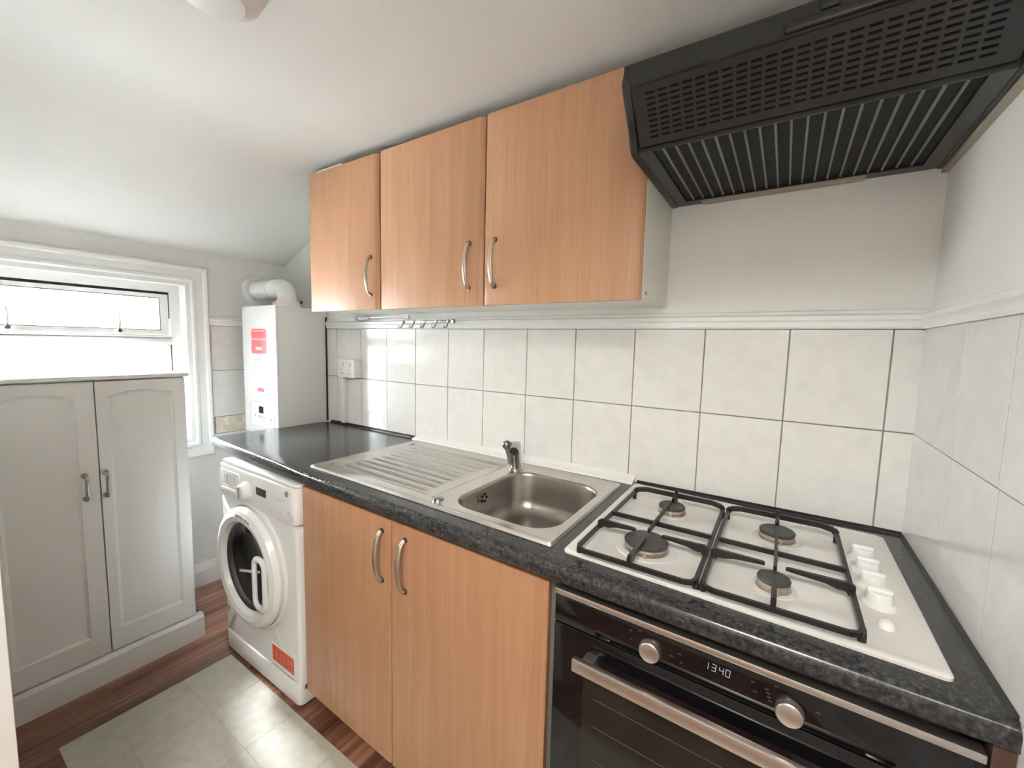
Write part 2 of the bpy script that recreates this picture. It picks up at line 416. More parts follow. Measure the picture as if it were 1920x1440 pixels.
# top hung sash standing a little open: black gap above it
sy0, sy1 = WY0+0.046, WY1-0.048
bm = BM(); ring_prism(bm, rect(sy0, sy1, 1.366, 1.572), rect(sy0+0.028, sy1-0.036, 1.392, 1.553), 'x', fx0+0.008, fx1-0.004)
sash = obj('top_sash', bm, 'gloss', win)
bm = BM(); box(bm, fx0+0.02, fx0+0.024, sy0+0.026, sy1-0.034, 1.390, 1.555); obj('pane', bm, 'pane', sash)
bm = BM(); box(bm, fx0+0.01, fx1-0.012, sy0, sy1, 1.573, 1.586); obj('weather_seal', bm, 'rubber', win)
bm = BM(); box(bm, fx0+0.01, fx1-0.012, sy1+0.0005, sy1+0.005, 1.45, 1.585); obj('weather_seal', bm, 'rubber', win)
bm = BM(); box(bm, fx0+0.02, fx0+0.024, WY0+0.04, WY1-0.04, WZ0+0.048, 1.32); obj('pane', bm, 'pane', win)
for a in ((sy0+0.026, sy1-0.034, 1.391, 1.3965), (sy0+0.026, sy1-0.034, 1.5495, 1.5535), (sy1-0.0375, sy1-0.0335, 1.391, 1.5535)):
    bm = BM(); box(bm, fx0+0.024, fx1-0.0035, *a); obj('gasket', bm, 'gasket', sash)
for a in ((WY0+0.04, WY1-0.04, 1.3135, 1.3185), (WY0+0.04, WY1-0.04, 1.352, 1.3555), (WY1-0.048, WY1-0.0415, WZ0+0.05, 1.3185)):
    bm = BM(); box(bm, fx0+0.024, fx1+0.0145 if a[2] > 1.35 else fx1+0.001, *a); obj('gasket', bm, 'gasket', win)
bm = BM(); box(bm, fx0+0.024, fx0+0.034, WY1-0.049, WY1-0.043, WZ0+0.05, 1.316); obj('glazing_bead', bm, 'alu', win)
for y in (-1.113, -0.772):
    bm = BM(); tube(bm, [(fx1+0.012, y, 1.385), (fx1+0.03, y, 1.40), (fx1+0.032, y+0.002, 1.43), (fx1+0.022, y, 1.468)], [0.004, 0.005, 0.004, 0.003], 8)
    lathe(bm, [(0, 0), (0.008, 0.002), (0.009, 0.008), (0.006, 0.014), (0, 0.016)], (fx1+0.008, y, 1.384), (1, 0, 0), 12)
    st = obj('window_latch', bm, 'alu', win)
    bm = BM(); lathe(bm, [(0, 0), (0.0085, 0.001), (0.0085, 0.008), (0, 0.009)], (fx1+0.024, y, 1.384), (1, 0, 0), 10); obj('latch_pin', bm, 'rubber', st)
    bm = BM(); box(bm, fx1-0.004, fx1+0.01, y-0.022, y+0.022, 1.374, 1.386, 0.002); obj('latch_plate', bm, 'white_plastic', st)
# moulded architrave, four mitred boards
def arch_board(p):
    (y0, z0), (y1, z1), inw = p
    d = Vector((0, y1-y0, z1-z0)); L = d.length; d.normalize(); n = Vector((0, inw[0], inw[1]))
    prof = [(0, 0), (0, 0.020), (0.006, 0.024), (0.016, 0.022), (0.022, 0.015), (0.050, 0.013), (0.056, 0.017), (0.066, 0.018), (0.074, 0.012), (0.092, 0.010), (0.096, 0)]
    bm = BM(); a = []; b = []
    for w, h in prof:
        w0 = w*AW; o = Vector((XW+h, y0, z0))
        a.append(bm.verts.new(o + n*w0 + d*w0*m0)); b.append(bm.verts.new(Vector((XW+h, y1, z1)) + n*w0 - d*w0*m1))
    k = len(prof); bm.faces.new(a); bm.faces.new(b[::-1])
    for i in range(k): bm.faces.new((a[i], a[(i+1) % k], b[(i+1) % k], b[i]))
    return bm
AW, m0, m1 = 1.08, 1, 1
oy0, oy1, oz0, oz1 = -1.328, -0.421, 0.725, 1.722
m0 = 0.0; obj('architrave', arch_board(((oy0, oz1), (oy1, oz1), (0, -1))), 'gloss', win, smooth=0.3)
m0 = 1; obj('architrave', arch_board(((oy1, oz1), (oy1, oz0), (-1, 0))), 'gloss', win, smooth=0.3)
m1 = 0.0; obj('architrave', arch_board(((oy1, oz0), (oy0, oz0), (0, 1))), 'gloss', win, smooth=0.3)
bm = BM(); box(bm, fx1, XW+0.02, WY0, WY1, WZ0-0.004, WZ0+0.014, 0.004); obj('sill', bm, 'gloss', win)

# ---------------------------------------------------------------- white cupboard under the window
cup = thing('cupboard', 'white two-door cupboard with arched panels standing under the window', 'cupboard', (-2.66, -0.97, 0))
cx1 = -2.462
bm = BM(); box(bm, XW+0.022, cx1, -1.262, -0.692, 0.0, 1.19, 0.002); obj('carcass', bm, 'wardrobe', cup)
bm = BM(); box(bm, XW+0.024, cx1+0.030, -1.272, -0.680, 1.192, 1.208, 0.004); obj('top_board', bm, 'wardrobe', cup)
bm = BM(); prism(bm, [(cx1, 0), (cx1+0.036, 0), (cx1+0.036, 0.094), (cx1+0.026, 0.108), (cx1, 0.108)], 'y', -1.28, -0.668)
obj('plinth', bm, 'wardrobe', cup)
def arched(y0, y1, z0, z1, rise, n=24):
    """cathedral outline: shoulders, ogee, flat arch"""
    pts = [(y0, z0), (y1, z0), (y1, z1)]
    for k in range(1, n):
        t = k/n; u = abs(2*t-1)                      # 1 at the sides, 0 in the middle
        q_ = max(0.0, 1-u/0.9); h = rise*(q_*(2-q_))**1.25
        pts.append((y1+(y0-y1)*t, z1+h))
    pts.append((y0, z1)); return pts
def inset(pts, d):
    cy = sum(p[0] for p in pts)/len(pts); cz = sum(p[1] for p in pts)/len(pts)
    ys = [p[0] for p in pts]; zs = [p[1] for p in pts]; hy = (max(ys)-min(ys))/2; hz = (max(zs)-min(zs))/2
    my = (max(ys)+min(ys))/2; mz = (max(zs)+min(zs))/2
    return [(my+(y-my)*(hy-d)/hy, mz+(z-mz)*(hz-d)/hz) for y, z in pts]
def cup_door(y0, y1, p0, p1, hy):
    z0, z1 = 0.114, 1.186; xf = cx1+0.020
    out = arched(p0, p1, 0.195, 1.130, 0.018)
    bm = BM()
    R = [bm.verts.new((xf, y, z)) for y, z in rect(y0, y1, z0, z1)]
    B = [bm.verts.new((cx1+0.001, y, z)) for y, z in rect(y0, y1, z0, z1)]
    P = [bm.verts.new((xf, y, z)) for y, z in out]
    P2 = [bm.verts.new((xf-0.0025, y, z)) for y, z in inset(out, 0.002)]
    P3 = [bm.verts.new((xf-0.0065, y, z)) for y, z in inset(out, 0.010)]
    P4 = [bm.verts.new((xf-0.0065, y, z)) for y, z in inset(out, 0.012)]
    es = [bm.edges.new((R[i], R[(i+1) % 4])) for i in range(4)] + [bm.edges.new((P[i], P[(i+1) % len(P)])) for i in range(len(P))]
    bmesh.ops.triangle_fill(bm, edges=es, use_beauty=True)
    for A_, B_ in ((P, P2), (P2, P3), (P3, P4)):
        for i in range(len(P)): bm.faces.new((A_[i], A_[(i+1) % len(P)], B_[(i+1) % len(P)], B_[i]))
    bm.faces.new(P4); bm.faces.new(B)
    for i in range(4): bm.faces.new((R[i], R[(i+1) % 4], B[(i+1) % 4], B[i]))
    d = obj('door', bm, 'wardrobe', cup, smooth=0.2)
    bm = BM(); tube(bm, [(xf-0.001, hy, 0.835), (xf+0.022, hy, 0.836), (xf+0.027, hy, 0.828), (xf+0.027, hy, 0.757), (xf+0.022, hy, 0.749), (xf-0.001, hy, 0.750)], 0.0052, 10)
    lathe(bm, [(0, 0), (0.010, 0), (0.010, 0.004), (0, 0.005)], (xf, hy, 0.838), (1, 0, 0), 14)
    lathe(bm, [(0, 0), (0.010, 0), (0.010, 0.004), (0, 0.005)], (xf, hy, 0.749), (1, 0, 0), 14)
    obj('handle', bm, 'chrome', d, label='small chrome bar handle')
cup_door(-0.974, -0.694, -0.944, -0.736, -0.962)
cup_door(-1.260, -0.978, -1.225, -1.030, -1.018)

# ---------------------------------------------------------------- vinyl mat
mt = thing('floor_mat', 'grey cream vinyl tile mat lying on the brown floorboards', 'floor mat', (-1.2, -0.9, 0))
bm = BM(); box(bm, -2.2, -0.05, -1.17, -0.657, 0.0004, 0.0022); obj('backing', bm, 'vinyl_joint', mt)
ys = [-1.17, -1.036, -0.83, -0.657]; xs = [-2.2, -1.952, -1.70, -1.448, -1.196, -0.944, -0.692, -0.44, -0.188, -0.05]
for a, b in zip(xs, xs[1:]):
    for c, d in zip(ys, ys[1:]):
        bm = BM(); box(bm, a+0.0006, b-0.0006, c+0.0006, d-0.0006, 0.0022, 0.0036); obj('vinyl_tile', bm, 'vinyl', mt, smooth=0)

# ---------------------------------------------------------------- washing machine
wm = thing('washing_machine', 'white front-loading washing machine under the worktop end', 'washing machine', (-1.978, -0.36, 0))
wx0, wx1, wy = -2.272, -1.6935, -0.640
bm = BM()
prism(bm, rrect(wx0, wx1, wy+0.12, -0.06, 0.010, 3), 'z', 0.022, 0.700)
_c = (-2.014, 0.462); _n = 64; _o = []; _i = []
for k in range(_n):
    a = 2*pi*k/_n + pi/4; ca, sa = cos(a), sin(a)
    t = min((wx1-_c[0])/ca if ca > 1e-9 else 1e9, (wx0-_c[0])/ca if ca < -1e-9 else 1e9, (0.700-_c[1])/sa if sa > 1e-9 else 1e9, (0.022-_c[1])/sa if sa < -1e-9 else 1e9)
    _o.append((_c[0]+t*ca, _c[1]+t*sa)); _i.append((_c[0]+0.176*ca, _c[1]+0.176*sa))
t_ = bmesh.new(); ring_prism(t_, _o, _i, 'y', wy, wy+0.121)
es = [e for e in t_.edges if all(abs(v.co.y-wy) < 1e-6 for v in e.verts) and (all(abs(v.co.x-wx0) < 1e-4 for v in e.verts) or all(abs(v.co.x-wx1) < 1e-4 for v in e.verts))]
bmesh.ops.recalc_face_normals(t_, faces=t_.faces[:]); bmesh.ops.bevel(t_, geom=es, offset=0.014, segments=3, affect='EDGES', profile=0.5)
merge(bm, t_)
obj('body', bm, 'appliance', wm)
bm = BM(); prism(bm, rrect(wx0-0.001, wx1+0.001, wy-0.007, -0.06, 0.026, 5), 'z', 0.703, 0.836, 0.004)
obj('control_panel', bm, 'appliance', wm)
bm = BM(); prism(bm, rrect(wx0+0.001, wx1-0.001, wy+0.002, -0.06, 0.022, 5), 'z', 0.838, 0.8495, 0.003); obj('lid', bm, 'appliance', wm)
bm = BM(); prism(bm, rrect(wx0, wx1, wy-0.004, -0.08, 0.022, 5), 'z', 0.012, 0.092, 0.003); obj('kick_plate', bm, 'appliance', wm)
for fx in (wx0+0.05, wx1-0.05):
    for fy in (wy+0.05, -0.12):
        bm = BM(); lathe(bm, [(0, 0), (0.022, 0), (0.02, 0.014), (0, 0.014)], (fx, fy, 0.0), (0, 0, 1), 14); obj('foot', bm, 'rubber', wm)
pf = wy-0.007
bm = BM(); prism(bm, rrect(-2.245, -2.085, 0.722, 0.818, 0.012, 4), 'y', pf-0.006, pf+0.002, 0.002); dr = obj('detergent_drawer', bm, 'appliance', wm)
bm = BM(); prism(bm, rrect(-2.225, -2.105, 0.733, 0.748, 0.007, 4), 'y', pf-0.011, pf-0.005, 0.002); obj('drawer_grip', bm, 'white_plastic', dr)
bm = BM(); prism(bm, rrect(-2.235, -2.10, 0.752, 0.757, 0.002, 2), 'y', pf-0.0068, pf-0.006); obj('drawer_groove', bm, 'pale_print', dr)
bm = BM()
for i in range(4): box(bm, -2.205+i*0.026, -2.193+i*0.026, pf-0.0068, pf-0.006, 0.775, 0.806)
obj('programme_list', bm, 'pale_print', dr, kind='stuff')
bm = BM(); lathe(bm, [(0.040, 0), (0.040, 0.006), (0.034, 0.012), (0.030, 0.026), (0.026, 0.030), (0, 0.030)], (-2.030, pf, 0.762), (0, -1, 0), 28)
dl = obj('programme_dial', bm, 'appliance', wm)
bm = BM(); box(bm, -2.034, -2.026, pf-0.034, pf-0.029, 0.740, 0.786, 0.001); obj('dial_grip', bm, 'grey_print', dl)
bm = BM(); prism(bm, rrect(-1.956, -1.885, 0.766, 0.795, 0.003, 3), 'y', pf-0.002, pf+0.001); obj('display', bm, 'lcd', wm)
def dots(lst, d=0.003):
    bm = BM()
    for x_, z_, r_ in lst: lathe(bm, [(0, d), (r_, d*0.8), (r_, 0)], (x_, pf, z_), (0, -1, 0), 14)
    return bm
for i, (x_, z_, r_) in enumerate([(-1.740, 0.813, 0.011), (-1.782, 0.733, 0.008), (-1.845, 0.728, 0.008), (-1.725, 0.744, 0.008), (-1.81, 0.778, 0.007), (-1.785, 0.783, 0.007), (-1.76, 0.787, 0.007)]):
    obj('button', dots([(x_, z_, r_)]), 'pale_print' if i else 'grey_print', wm)
bm = BM()
for i in range(5): box(bm, -1.955+i*0.03, -1.945+i*0.03, pf-0.0008, pf+0.0005, 0.742, 0.746)
for i in range(3): box(bm, -1.72, -1.70, pf-0.0008, pf+0.0005, 0.722+i*0.006, 0.724+i*0.006)
obj('panel_print', bm, 'pale_print', wm, kind='stuff')
# porthole door
dc = (-2.014, wy, 0.462)
bm = BM(); lathe(bm, [(0.252, 0.002), (0.252, -0.006), (0.243, -0.010), (0.238, -0.004)], dc, (0, 1, 0), 56); obj('door_surround', bm, 'appliance', wm)
bm = BM(); lathe(bm, [(0.236, 0.000), (0.238, -0.018), (0.228, -0.036), (0.206, -0.045), (0.186, -0.040), (0.176, -0.024), (0.174, 0.0)], dc, (0, 1, 0), 56)
door = obj('door', bm, 'appliance', wm)
bm = BM(); lathe(bm, [(0.175, -0.022), (0.150, -0.016), (0.130, 0.004), (0.110, 0.016), (0, 0.022)], dc, (0, 1, 0), 48); obj('door_glass', bm, 'door_glass', door)
bm = BM(); lathe(bm, [(0.176, 0.0), (0.162, 0.012), (0.156, 0.030), (0.155, 0.036), (0.165, 0.05)], dc, (0, 1, 0), 48); obj('door_seal', bm, 'seal_grey', door)
bm = BM(); lathe(bm, [(0.172, 0.03), (0.168, 0.108), (0.10, 0.114), (0, 0.114)], dc, (0, 1, 0), 40); obj('drum', bm, 'drum', wm)
# open loop handle on the right of the ring
bm = BM()
loop = rrect(-1.905, -1.832, 0.355, 0.545, 0.030, 6)
tube(bm, [(x_, wy-0.047, z_) for x_, z_ in loop + [loop[0], loop[1]]], 0.0125, 10, squash=((0, 1, 0), 0.7), caps=False)
hd = obj('door_handle', bm, 'appliance', door)
bm = BM(); prism(bm, rrect(-1.887, -1.850, 0.378, 0.522, 0.014, 5), 'y', wy-0.036, wy-0.020); obj('grip_recess', bm, 'lcd', hd)
bm = BM(); beam(bm, (-2.10, wy-0.012, 0.414), (-1.905, wy-0.028, 0.478), 0.006, 0.008); obj('glass_rib', bm, 'white_plastic', door)
bm = BM()
for i in range(6):
    a = radians(97 - i*5); box(bm, dc[0]+0.212*cos(a)-0.006, dc[0]+0.212*cos(a)+0.006, wy-0.0465, wy-0.044, dc[2]+0.212*sin(a)-0.004, dc[2]+0.212*sin(a)+0.004)
obj('ring_print', bm, 'grey_print', door, kind='stuff')
# orange service label and energy stickers
bm = BM(); box(bm, -1.889, -1.728, wy-0.0012, wy+0.001, 0.098, 0.188); sl = obj('service_label', bm, 'paper', wm)
bm = BM(); box(bm, -1.883, -1.733, wy-0.0020, wy-0.001, 0.119, 0.183); obj('label_field', bm, 'orange', sl)
bm = BM()
for i in range(4):
    for j in range(5-(i % 2)): box(bm, -1.874+j*0.027, -1.855+j*0.027-(i == 2)*0.004, wy-0.0026, wy-0.0018, 0.168-i*0.013, 0.173-i*0.013)
obj('label_print', bm, 'orange_dark', sl, kind='stuff')
bm = BM(); box(bm, -1.886, -1.731, wy-0.0020, wy-0.001, 0.0985, 0.1015); obj('label_border', bm, 'grey_print', sl)
for i, (z_, m_) in enumerate(((0.30, 'yellow'), (0.262, 'grey_print'), (0.225, 'yellow'), (0.19, 'grey_print'))):
    bm = BM(); box(bm, wx0+0.018, wx0+0.034, wy-0.001, wy+0.001, z_-0.012, z_+0.012); obj('energy_sticker', bm, m_, wm)

# ---------------------------------------------------------------- base run: everything stands at a slight skew to the wall
SK = -0.0245
def run_thing(name, label, cat): return thing(name, label, cat, (-0.69, -0.645, 0), SK)
base_cab = run_thing('base_cabinet', 'beech two-door base cabinet under the sink', 'cabinet')
# local coords: x from -1.025 (left) to 0 (right), y 0 = door fronts
def L(bm, name, m, par, **k): return obj(name, bm, m, par, local=True, **k)
bm = BM()
for a, b in ((-1.000, -0.984), (-0.018, -0.002)): box(bm, a, b, 0.021, 0.56, 0.10, 0.855)
box(bm, -0.984, -0.018, 0.021, 0.56, 0.10, 0.116); box(bm, -0.984, -0.018, 0.552, 0.56, 0.116, 0.70)
L(bm, 'carcass', 'cabinet_white', base_cab)
bm = BM(); box(bm, -1.000, -0.002, 0.055, 0.070, 0.0, 0.099); L(bm, 'plinth', 'beech', base_cab)
def door_slab(x0, x1, y, z0, z1, ch=0.012, dp=0.006, th=0.019):
    bm = BM()
    pr = [(x0, y+th), (x0, y+dp), (x0+ch*0.35, y+dp*0.35), (x0+ch, y), (x1-ch, y), (x1-ch*0.35, y+dp*0.35), (x1, y+dp), (x1, y+th)]
    prism(bm, pr, 'z', z0, z1); return bm
for x0, x1, hx in ((-1.001, -0.5265, -0.562), (-0.5235, -0.001, -0.462)):
    d = L(door_slab(x0, x1, 0.0, 0.072, 0.846, 0.008, 0.004), 'door', 'beech', base_cab, smooth=0.5)
    bm = BM(); bow_handle(bm, hx, 0.0, 0.652, 0.808); h = L(bm, 'handle', 'nickel', d)
    for z_ in (0.654, 0.806):
        bm = BM(); lathe(bm, [(0.0085, 0), (0.0075, 0.006), (0, 0.007)], (hx, 0.0, z_), (0, -1, 0), 12); L(bm, 'handle_foot', 'dark_metal', h)

# oven
ov = run_thing('oven', 'black glass built-in oven with steel handle and lit clock', 'oven')
bm = BM(); box(bm, 0.022, 0.630, 0.024, 0.55, 0.10, 0.852); L(bm, 'housing', 'hood', ov)
bm = BM(); box(bm, 0.022, 0.655, 0.060, 0.075, 0.0, 0.099); L(bm, 'plinth', 'beech', ov)
bm = BM(); box(bm, 0.020, 0.655, -0.004, 0.024, 0.7715, 0.834, 0.002); fas = L(bm, 'fascia', 'black_glass', ov)
bm = BM(); box(bm, 0.020, 0.655, -0.008, 0.024, 0.8345, 0.8475, 0.002); L(bm, 'top_trim', 'alu', ov, label='brushed steel strip above the controls')
for kx, kz, kn in ((0.2245, 0.7945, 0), (0.444, 0.791, 1)):
    bm = BM(); lathe(bm, [(0.0205, 0), (0.0205, 0.003), (0.0195, 0.005), (0.0190, 0.011), (0.0175, 0.0125), (0.0165, 0.0120), (0, 0.0120)], (kx, -0.004, kz), (0, -1, 0), 32)
    L(bm, 'control_knob', 'alu', ov)
def seg7(bm, ch, x, z, w, h, t, slant, y):
    S7 = {'1': 'bc', '3': 'abcdg', '4': 'bcfg', '0': 'abcdef'}[ch]
    P = {'a': ((0, 1), (1, 1)), 'b': ((1, 1), (1, .5)), 'c': ((1, .5), (1, 0)), 'd': ((0, 0), (1, 0)), 'e': ((0, 0), (0, .5)), 'f': ((0, .5), (0, 1)), 'g': ((0, .5), (1, .5))}
    for s in S7:
        (ax, az), (bx, bz) = P[s]
        beam(bm, (x+ax*w+az*h*slant, y, z+az*h), (x+bx*w+bz*h*slant, y, z+bz*h), t, t*0.3, (0, 1, 0))
bm = BM()
for ch, dx in (('1', -0.003), ('3', 0.0105), ('4', 0.024), ('0', 0.0355)): seg7(bm, ch, 0.320+dx*0.88, 0.805, 0.0062, 0.0125, 0.0013, 0.08, -0.0048)
L(bm, 'clock_display', 'clock', fas, label='small glowing clock digits')
bm = BM()
random.seed(3)
for x_, z_ in ((0.185, 0.817), (0.186, 0.800), (0.203, 0.823), (0.262, 0.800), (0.276, 0.810), (0.280, 0.795), (0.392, 0.815), (0.396, 0.800), (0.412, 0.812), (0.414, 0.806), (0.416, 0.800), (0.418, 0.794), (0.425, 0.823), (0.48, 0.808)):
    box(bm, x_-0.003, x_+0.003, -0.0046, -0.0038, z_-0.001, z_+0.001)
L(bm, 'fascia_print', 'dim_print', fas, kind='stuff')
bm = BM(); box(bm, 0.020, 0.655, -0.004, 0.024, 0.185, 0.7685, 0.002); od = L(bm, 'door', 'black_glass', ov)
bm = BM(); box(bm, 0.092, 0.583, -0.0052, -0.0035, 0.26, 0.700); gl = L(bm, 'viewing_window', 'oven_glass', od)
for z_ in (0.636, 0.575, 0.50, 0.42):
    bm = BM(); box(bm, 0.115, 0.56, -0.0058, -0.005, z_-0.0009, z_+0.0009); L(bm, 'shelf_wire', 'dim_print', gl)
bm = BM(); box(bm, 0.082, 0.593, -0.046, -0.033, 0.709, 0.737, 0.003); hh = L(bm, 'door_handle', 'alu', od)
for x_ in (0.11, 0.565):
    bm = BM(); box(bm, x_-0.012, x_+0.012, -0.034, -0.003, 0.713, 0.733, 0.002); L(bm, 'handle_post', 'alu', hh)
bm = BM(); box(bm, 0.020, 0.655, 0.006, 0.024, 0.10, 0.182, 0.002); L(bm, 'lower_vent_panel', 'hood', ov)
bm = BM(); box(bm, -0.0310, -0.0095, -0.664, -0.60, 0.0, 0.8615)
solid('filler_panel', bm, 'filler', 'narrow red brown wooden filler strip between oven and right wall', 'filler strip')

# ---------------------------------------------------------------- worktop (front edge rounded)
FE = [(-2.492, -0.584), (-1.70, -0.632), (-0.69, -0.660), (-0.0085, -0.668)]
wt = thing('worktop', 'long charcoal speckled worktop with rounded front edge', 'worktop', (-1.2, -0.3, 0.862))
bm = BM()
def fe_y(x):
    for (a, b), (c, d) in zip(FE, FE[1:]):
        if x <= c + 1e-6: return b + (d-b)*(x-a)/(c-a)
    return FE[-1][1]
def back_y(x): return -0.0085
secs = []
edge = [(0.0, 0.862)] + [(0.0 + 0.004*(1-sin(radians(a))), 0.866-0.004*cos(radians(a))) for a in ()] 
def section(x):
    yf = fe_y(x); r = 0.016; P = []
    for k in range(7):
        a = radians(90*k/6); P.append((yf + r - r*cos(a), 0.900 - r + r*sin(a)))
    P = [(yf+0.03, 0.862), (yf+0.004, 0.862), (yf, 0.866)] + P
    return P
# openings for bowl and hob are simply hidden under the sheets: top split in strips leaves the bowl hole
BX0, BX1, BY0, BY1 = -1.685, -0.728, -0.562, -0.088
xsx = [-2.492, -2.1, -1.70, BX0, BX1, -0.69, -0.30, -0.0085]
prev = None
for x in xsx:
    P = section(x); xo = x
    cur = [bm.verts.new((x, y, z)) for y, z in P]
    yb = back_y(x); xb = x if x > -2.4 else -2.43
    cur_b = [bm.verts.new((x, BY0, 0.900)), bm.verts.new((x, BY1, 0.900)), bm.verts.new((xb, yb, 0.900)), bm.verts.new((xb, yb, 0.862)), bm.verts.new((x, BY1, 0.862)), bm.verts.new((x, BY0, 0.862))]
    loop = cur + cur_b
    if prev:
        n = len(loop); hole = abs(prev[0].co.x-BX0) < 1e-4
        k0 = len(cur)
        for i in range(n):
            j = (i+1) % n
            if hole and i in (k0, k0+4): continue
            bm.faces.new((prev[i], loop[i], loop[j], prev[j]))
        if hole:
            bm.faces.new((prev[k0], loop[k0], loop[k0+5], prev[k0+5])); bm.faces.new((prev[k0+1], loop[k0+1], loop[k0+4], prev[k0+4]))
    if x == BX0 or x == BX1: pass
    if prev is None: bm.faces.new(loop[::-1])
    prev = loop
bm.faces.new(prev)
# side walls of the opening
for x in (BX0, BX1):
    vs = [v for v in bm.verts if abs(v.co.x-x) < 1e-5 and (abs(v.co.y-BY0) < 1e-5 or abs(v.co.y-BY1) < 1e-5)]
    vs.sort(key=lambda v: (v.co.y, v.co.z)); bm.faces.new((vs[0], vs[1], vs[3], vs[2]))
obj('slab', bm, 'worktop', wt, smooth=0.5)
def quadrant(bm, x0, x1, y, w, h): prism(bm, [(y, ZW+0.0005), (y-w, ZW+0.0005), (y-w*0.8, ZW+h*0.45), (y, ZW+h)], 'x', x0, x1)
bm = BM(); quadrant(bm, -2.425, -1.748, -0.0095, 0.012, 0.012); obj('sealing_strip', bm, 'black_seal', wt)
bm = BM(); quadrant(bm, -0.688, -0.010, -0.0095, 0.011, 0.009); obj('sealing_strip', bm, 'black_seal', wt)
bm = BM(); prism(bm, [(-0.0095, ZW+0.0005), (-0.0165, ZW+0.0005), (-0.0095, ZW+0.007)], 'y', -0.655, -0.021); obj('sealing_strip', bm, 'black_seal', wt)
bm = BM(); prism(bm, [(-0.0095, ZW+0.0005), (-0.047, ZW+0.0005), (-0.044, ZW+0.009), (-0.022, ZW+0.015), (-0.0095, ZW+0.024)], 'x', -1.745, -0.694)
obj('upstand', bm, 'gloss', wt, label='white plastic upstand behind the sink')

# ---------------------------------------------------------------- sink
SQ = ((-1.717, -0.574), (-0.712, -0.596), (-0.722, -0.074), (-1.709, -0.052))
def bil(Q, s, t):
    a, b, c, d = [Vector(q) for q in Q]; return (a*(1-s)+b*s)*(1-t) + (d*(1-s)+c*s)*t
def sq(s, t, z): p = bil(SQ, s, t); return (p.x, p.y, z)
sink = thing('kitchen_sink', 'stainless steel inset sink with ridged drainer on the left', 'sink', (-1.2, -0.33, ZW))
zs = ZW+0.0075
out = [(-0.0, 0), (1, 0), (1, 1), (0, 1)]
SL, ST = 1.0, 0.52
def rr_st(s0, s1, t0, t1, r, n=7): return [(a/SL, b/ST) for a, b in rrect(s0*SL, s1*SL, t0*ST, t1*ST, r, n)]
bm = BM()
O = rr_st(0, 1, 0, 1, 0.008, 3); OB = [bm.verts.new(sq(s, t, ZW+0.0004)) for s, t in O]
I1 = rr_st(0.006, 0.994, 0.012, 0.988, 0.008, 3)
OV = [bm.verts.new(sq(s, t, zs)) for s, t in rr_st(0.003, 0.997, 0.006, 0.994, 0.008, 3)]
OI = [bm.verts.new(sq(s, t, zs)) for s, t in rr_st(0.010, 0.990, 0.020, 0.980, 0.008, 3)]
OJ = [bm.verts.new(sq(s, t, zs-0.0022)) for s, t in rr_st(0.014, 0.986, 0.028, 0.972, 0.008, 3)]
for A_, B_ in ((OB, OV), (OV, OI), (OI, OJ)):
    for i in range(len(A_)): bm.faces.new((A_[i], A_[(i+1) % len(A_)], B_[(i+1) % len(A_)], B_[i]))
B0 = rr_st(0.632, 0.972, 0.085, 0.845, 0.085, 8)
D0 = rr_st(0.035, 0.575, 0.10, 0.90, 0.03, 6)
zp = zs-0.0022
BV = [bm.verts.new(sq(s, t, zp)) for s, t in B0]; DV = [bm.verts.new(sq(s, t, zp)) for s, t in D0]
es = [bm.edges.new((X[i], X[(i+1) % len(X)])) if not bm.edges.get((X[i], X[(i+1) % len(X)])) else bm.edges.get((X[i], X[(i+1) % len(X)])) for X in (OJ, BV, DV) for i in range(len(X))]
bmesh.ops.triangle_fill(bm, edges=es, use_beauty=True)
obj('rim', bm, 'steel', sink, smooth=0.5)
# bowl: loft of rounded rectangles
bm = BM(); prev = None
def bowl_ring(ins, z, r): return [bm.verts.new(sq(s, t, z)) for s, t in rr_st(0.632+ins/SL, 0.972-ins/SL, 0.085+ins/ST, 0.845-ins/ST, r, 8)]
depth = [(0, zp, .085), (.002, zp-.002, .084), (.0045, zp-.006, .082), (.006, zp-.012, .08), (.014, zp-.095, .078), (.019, zp-.115, .075), (.030, zp-.130, .068), (.048, zp-.138, .055), (.080, zp-.1405, .035), (.115, zp-.1425, .015)]
for ins, z, r in depth:
    cur = bowl_ring(ins, z, r)
    if prev:
        for i in range(len(cur)): bm.faces.new((prev[i], prev[(i+1) % len(cur)], cur[(i+1) % len(cur)], cur[i]))
    prev = cur
bm.faces.new(prev)
obj('bowl', bm, 'steel_bowl', sink, smooth=1.0)
bc = bil(SQ, 0.80, 0.47)
bm = BM(); lathe(bm, [(0.036, 0.001), (0.034, 0.004), (0.026, 0.003), (0.022, -0.003), (0.006, -0.003), (0.006, 0.002), (0, 0.003)], (bc.x, bc.y, zp-0.1425), (0, 0, 1), 28); obj('waste', bm, 'chrome', sink)
ofl = bil(SQ, 0.645, 0.40)
bm = BM()
for k in range(5): 
    a = radians(72*k); lathe(bm, [(0, 0.002), (0.0045, 0.002), (0.0045, 0)], (ofl.x+0.003, ofl.y+0.012*cos(a), zp-0.034+0.012*sin(a)), (1, 0, -0.09), 10)
obj('overflow', bm, 'hood_slot', sink)
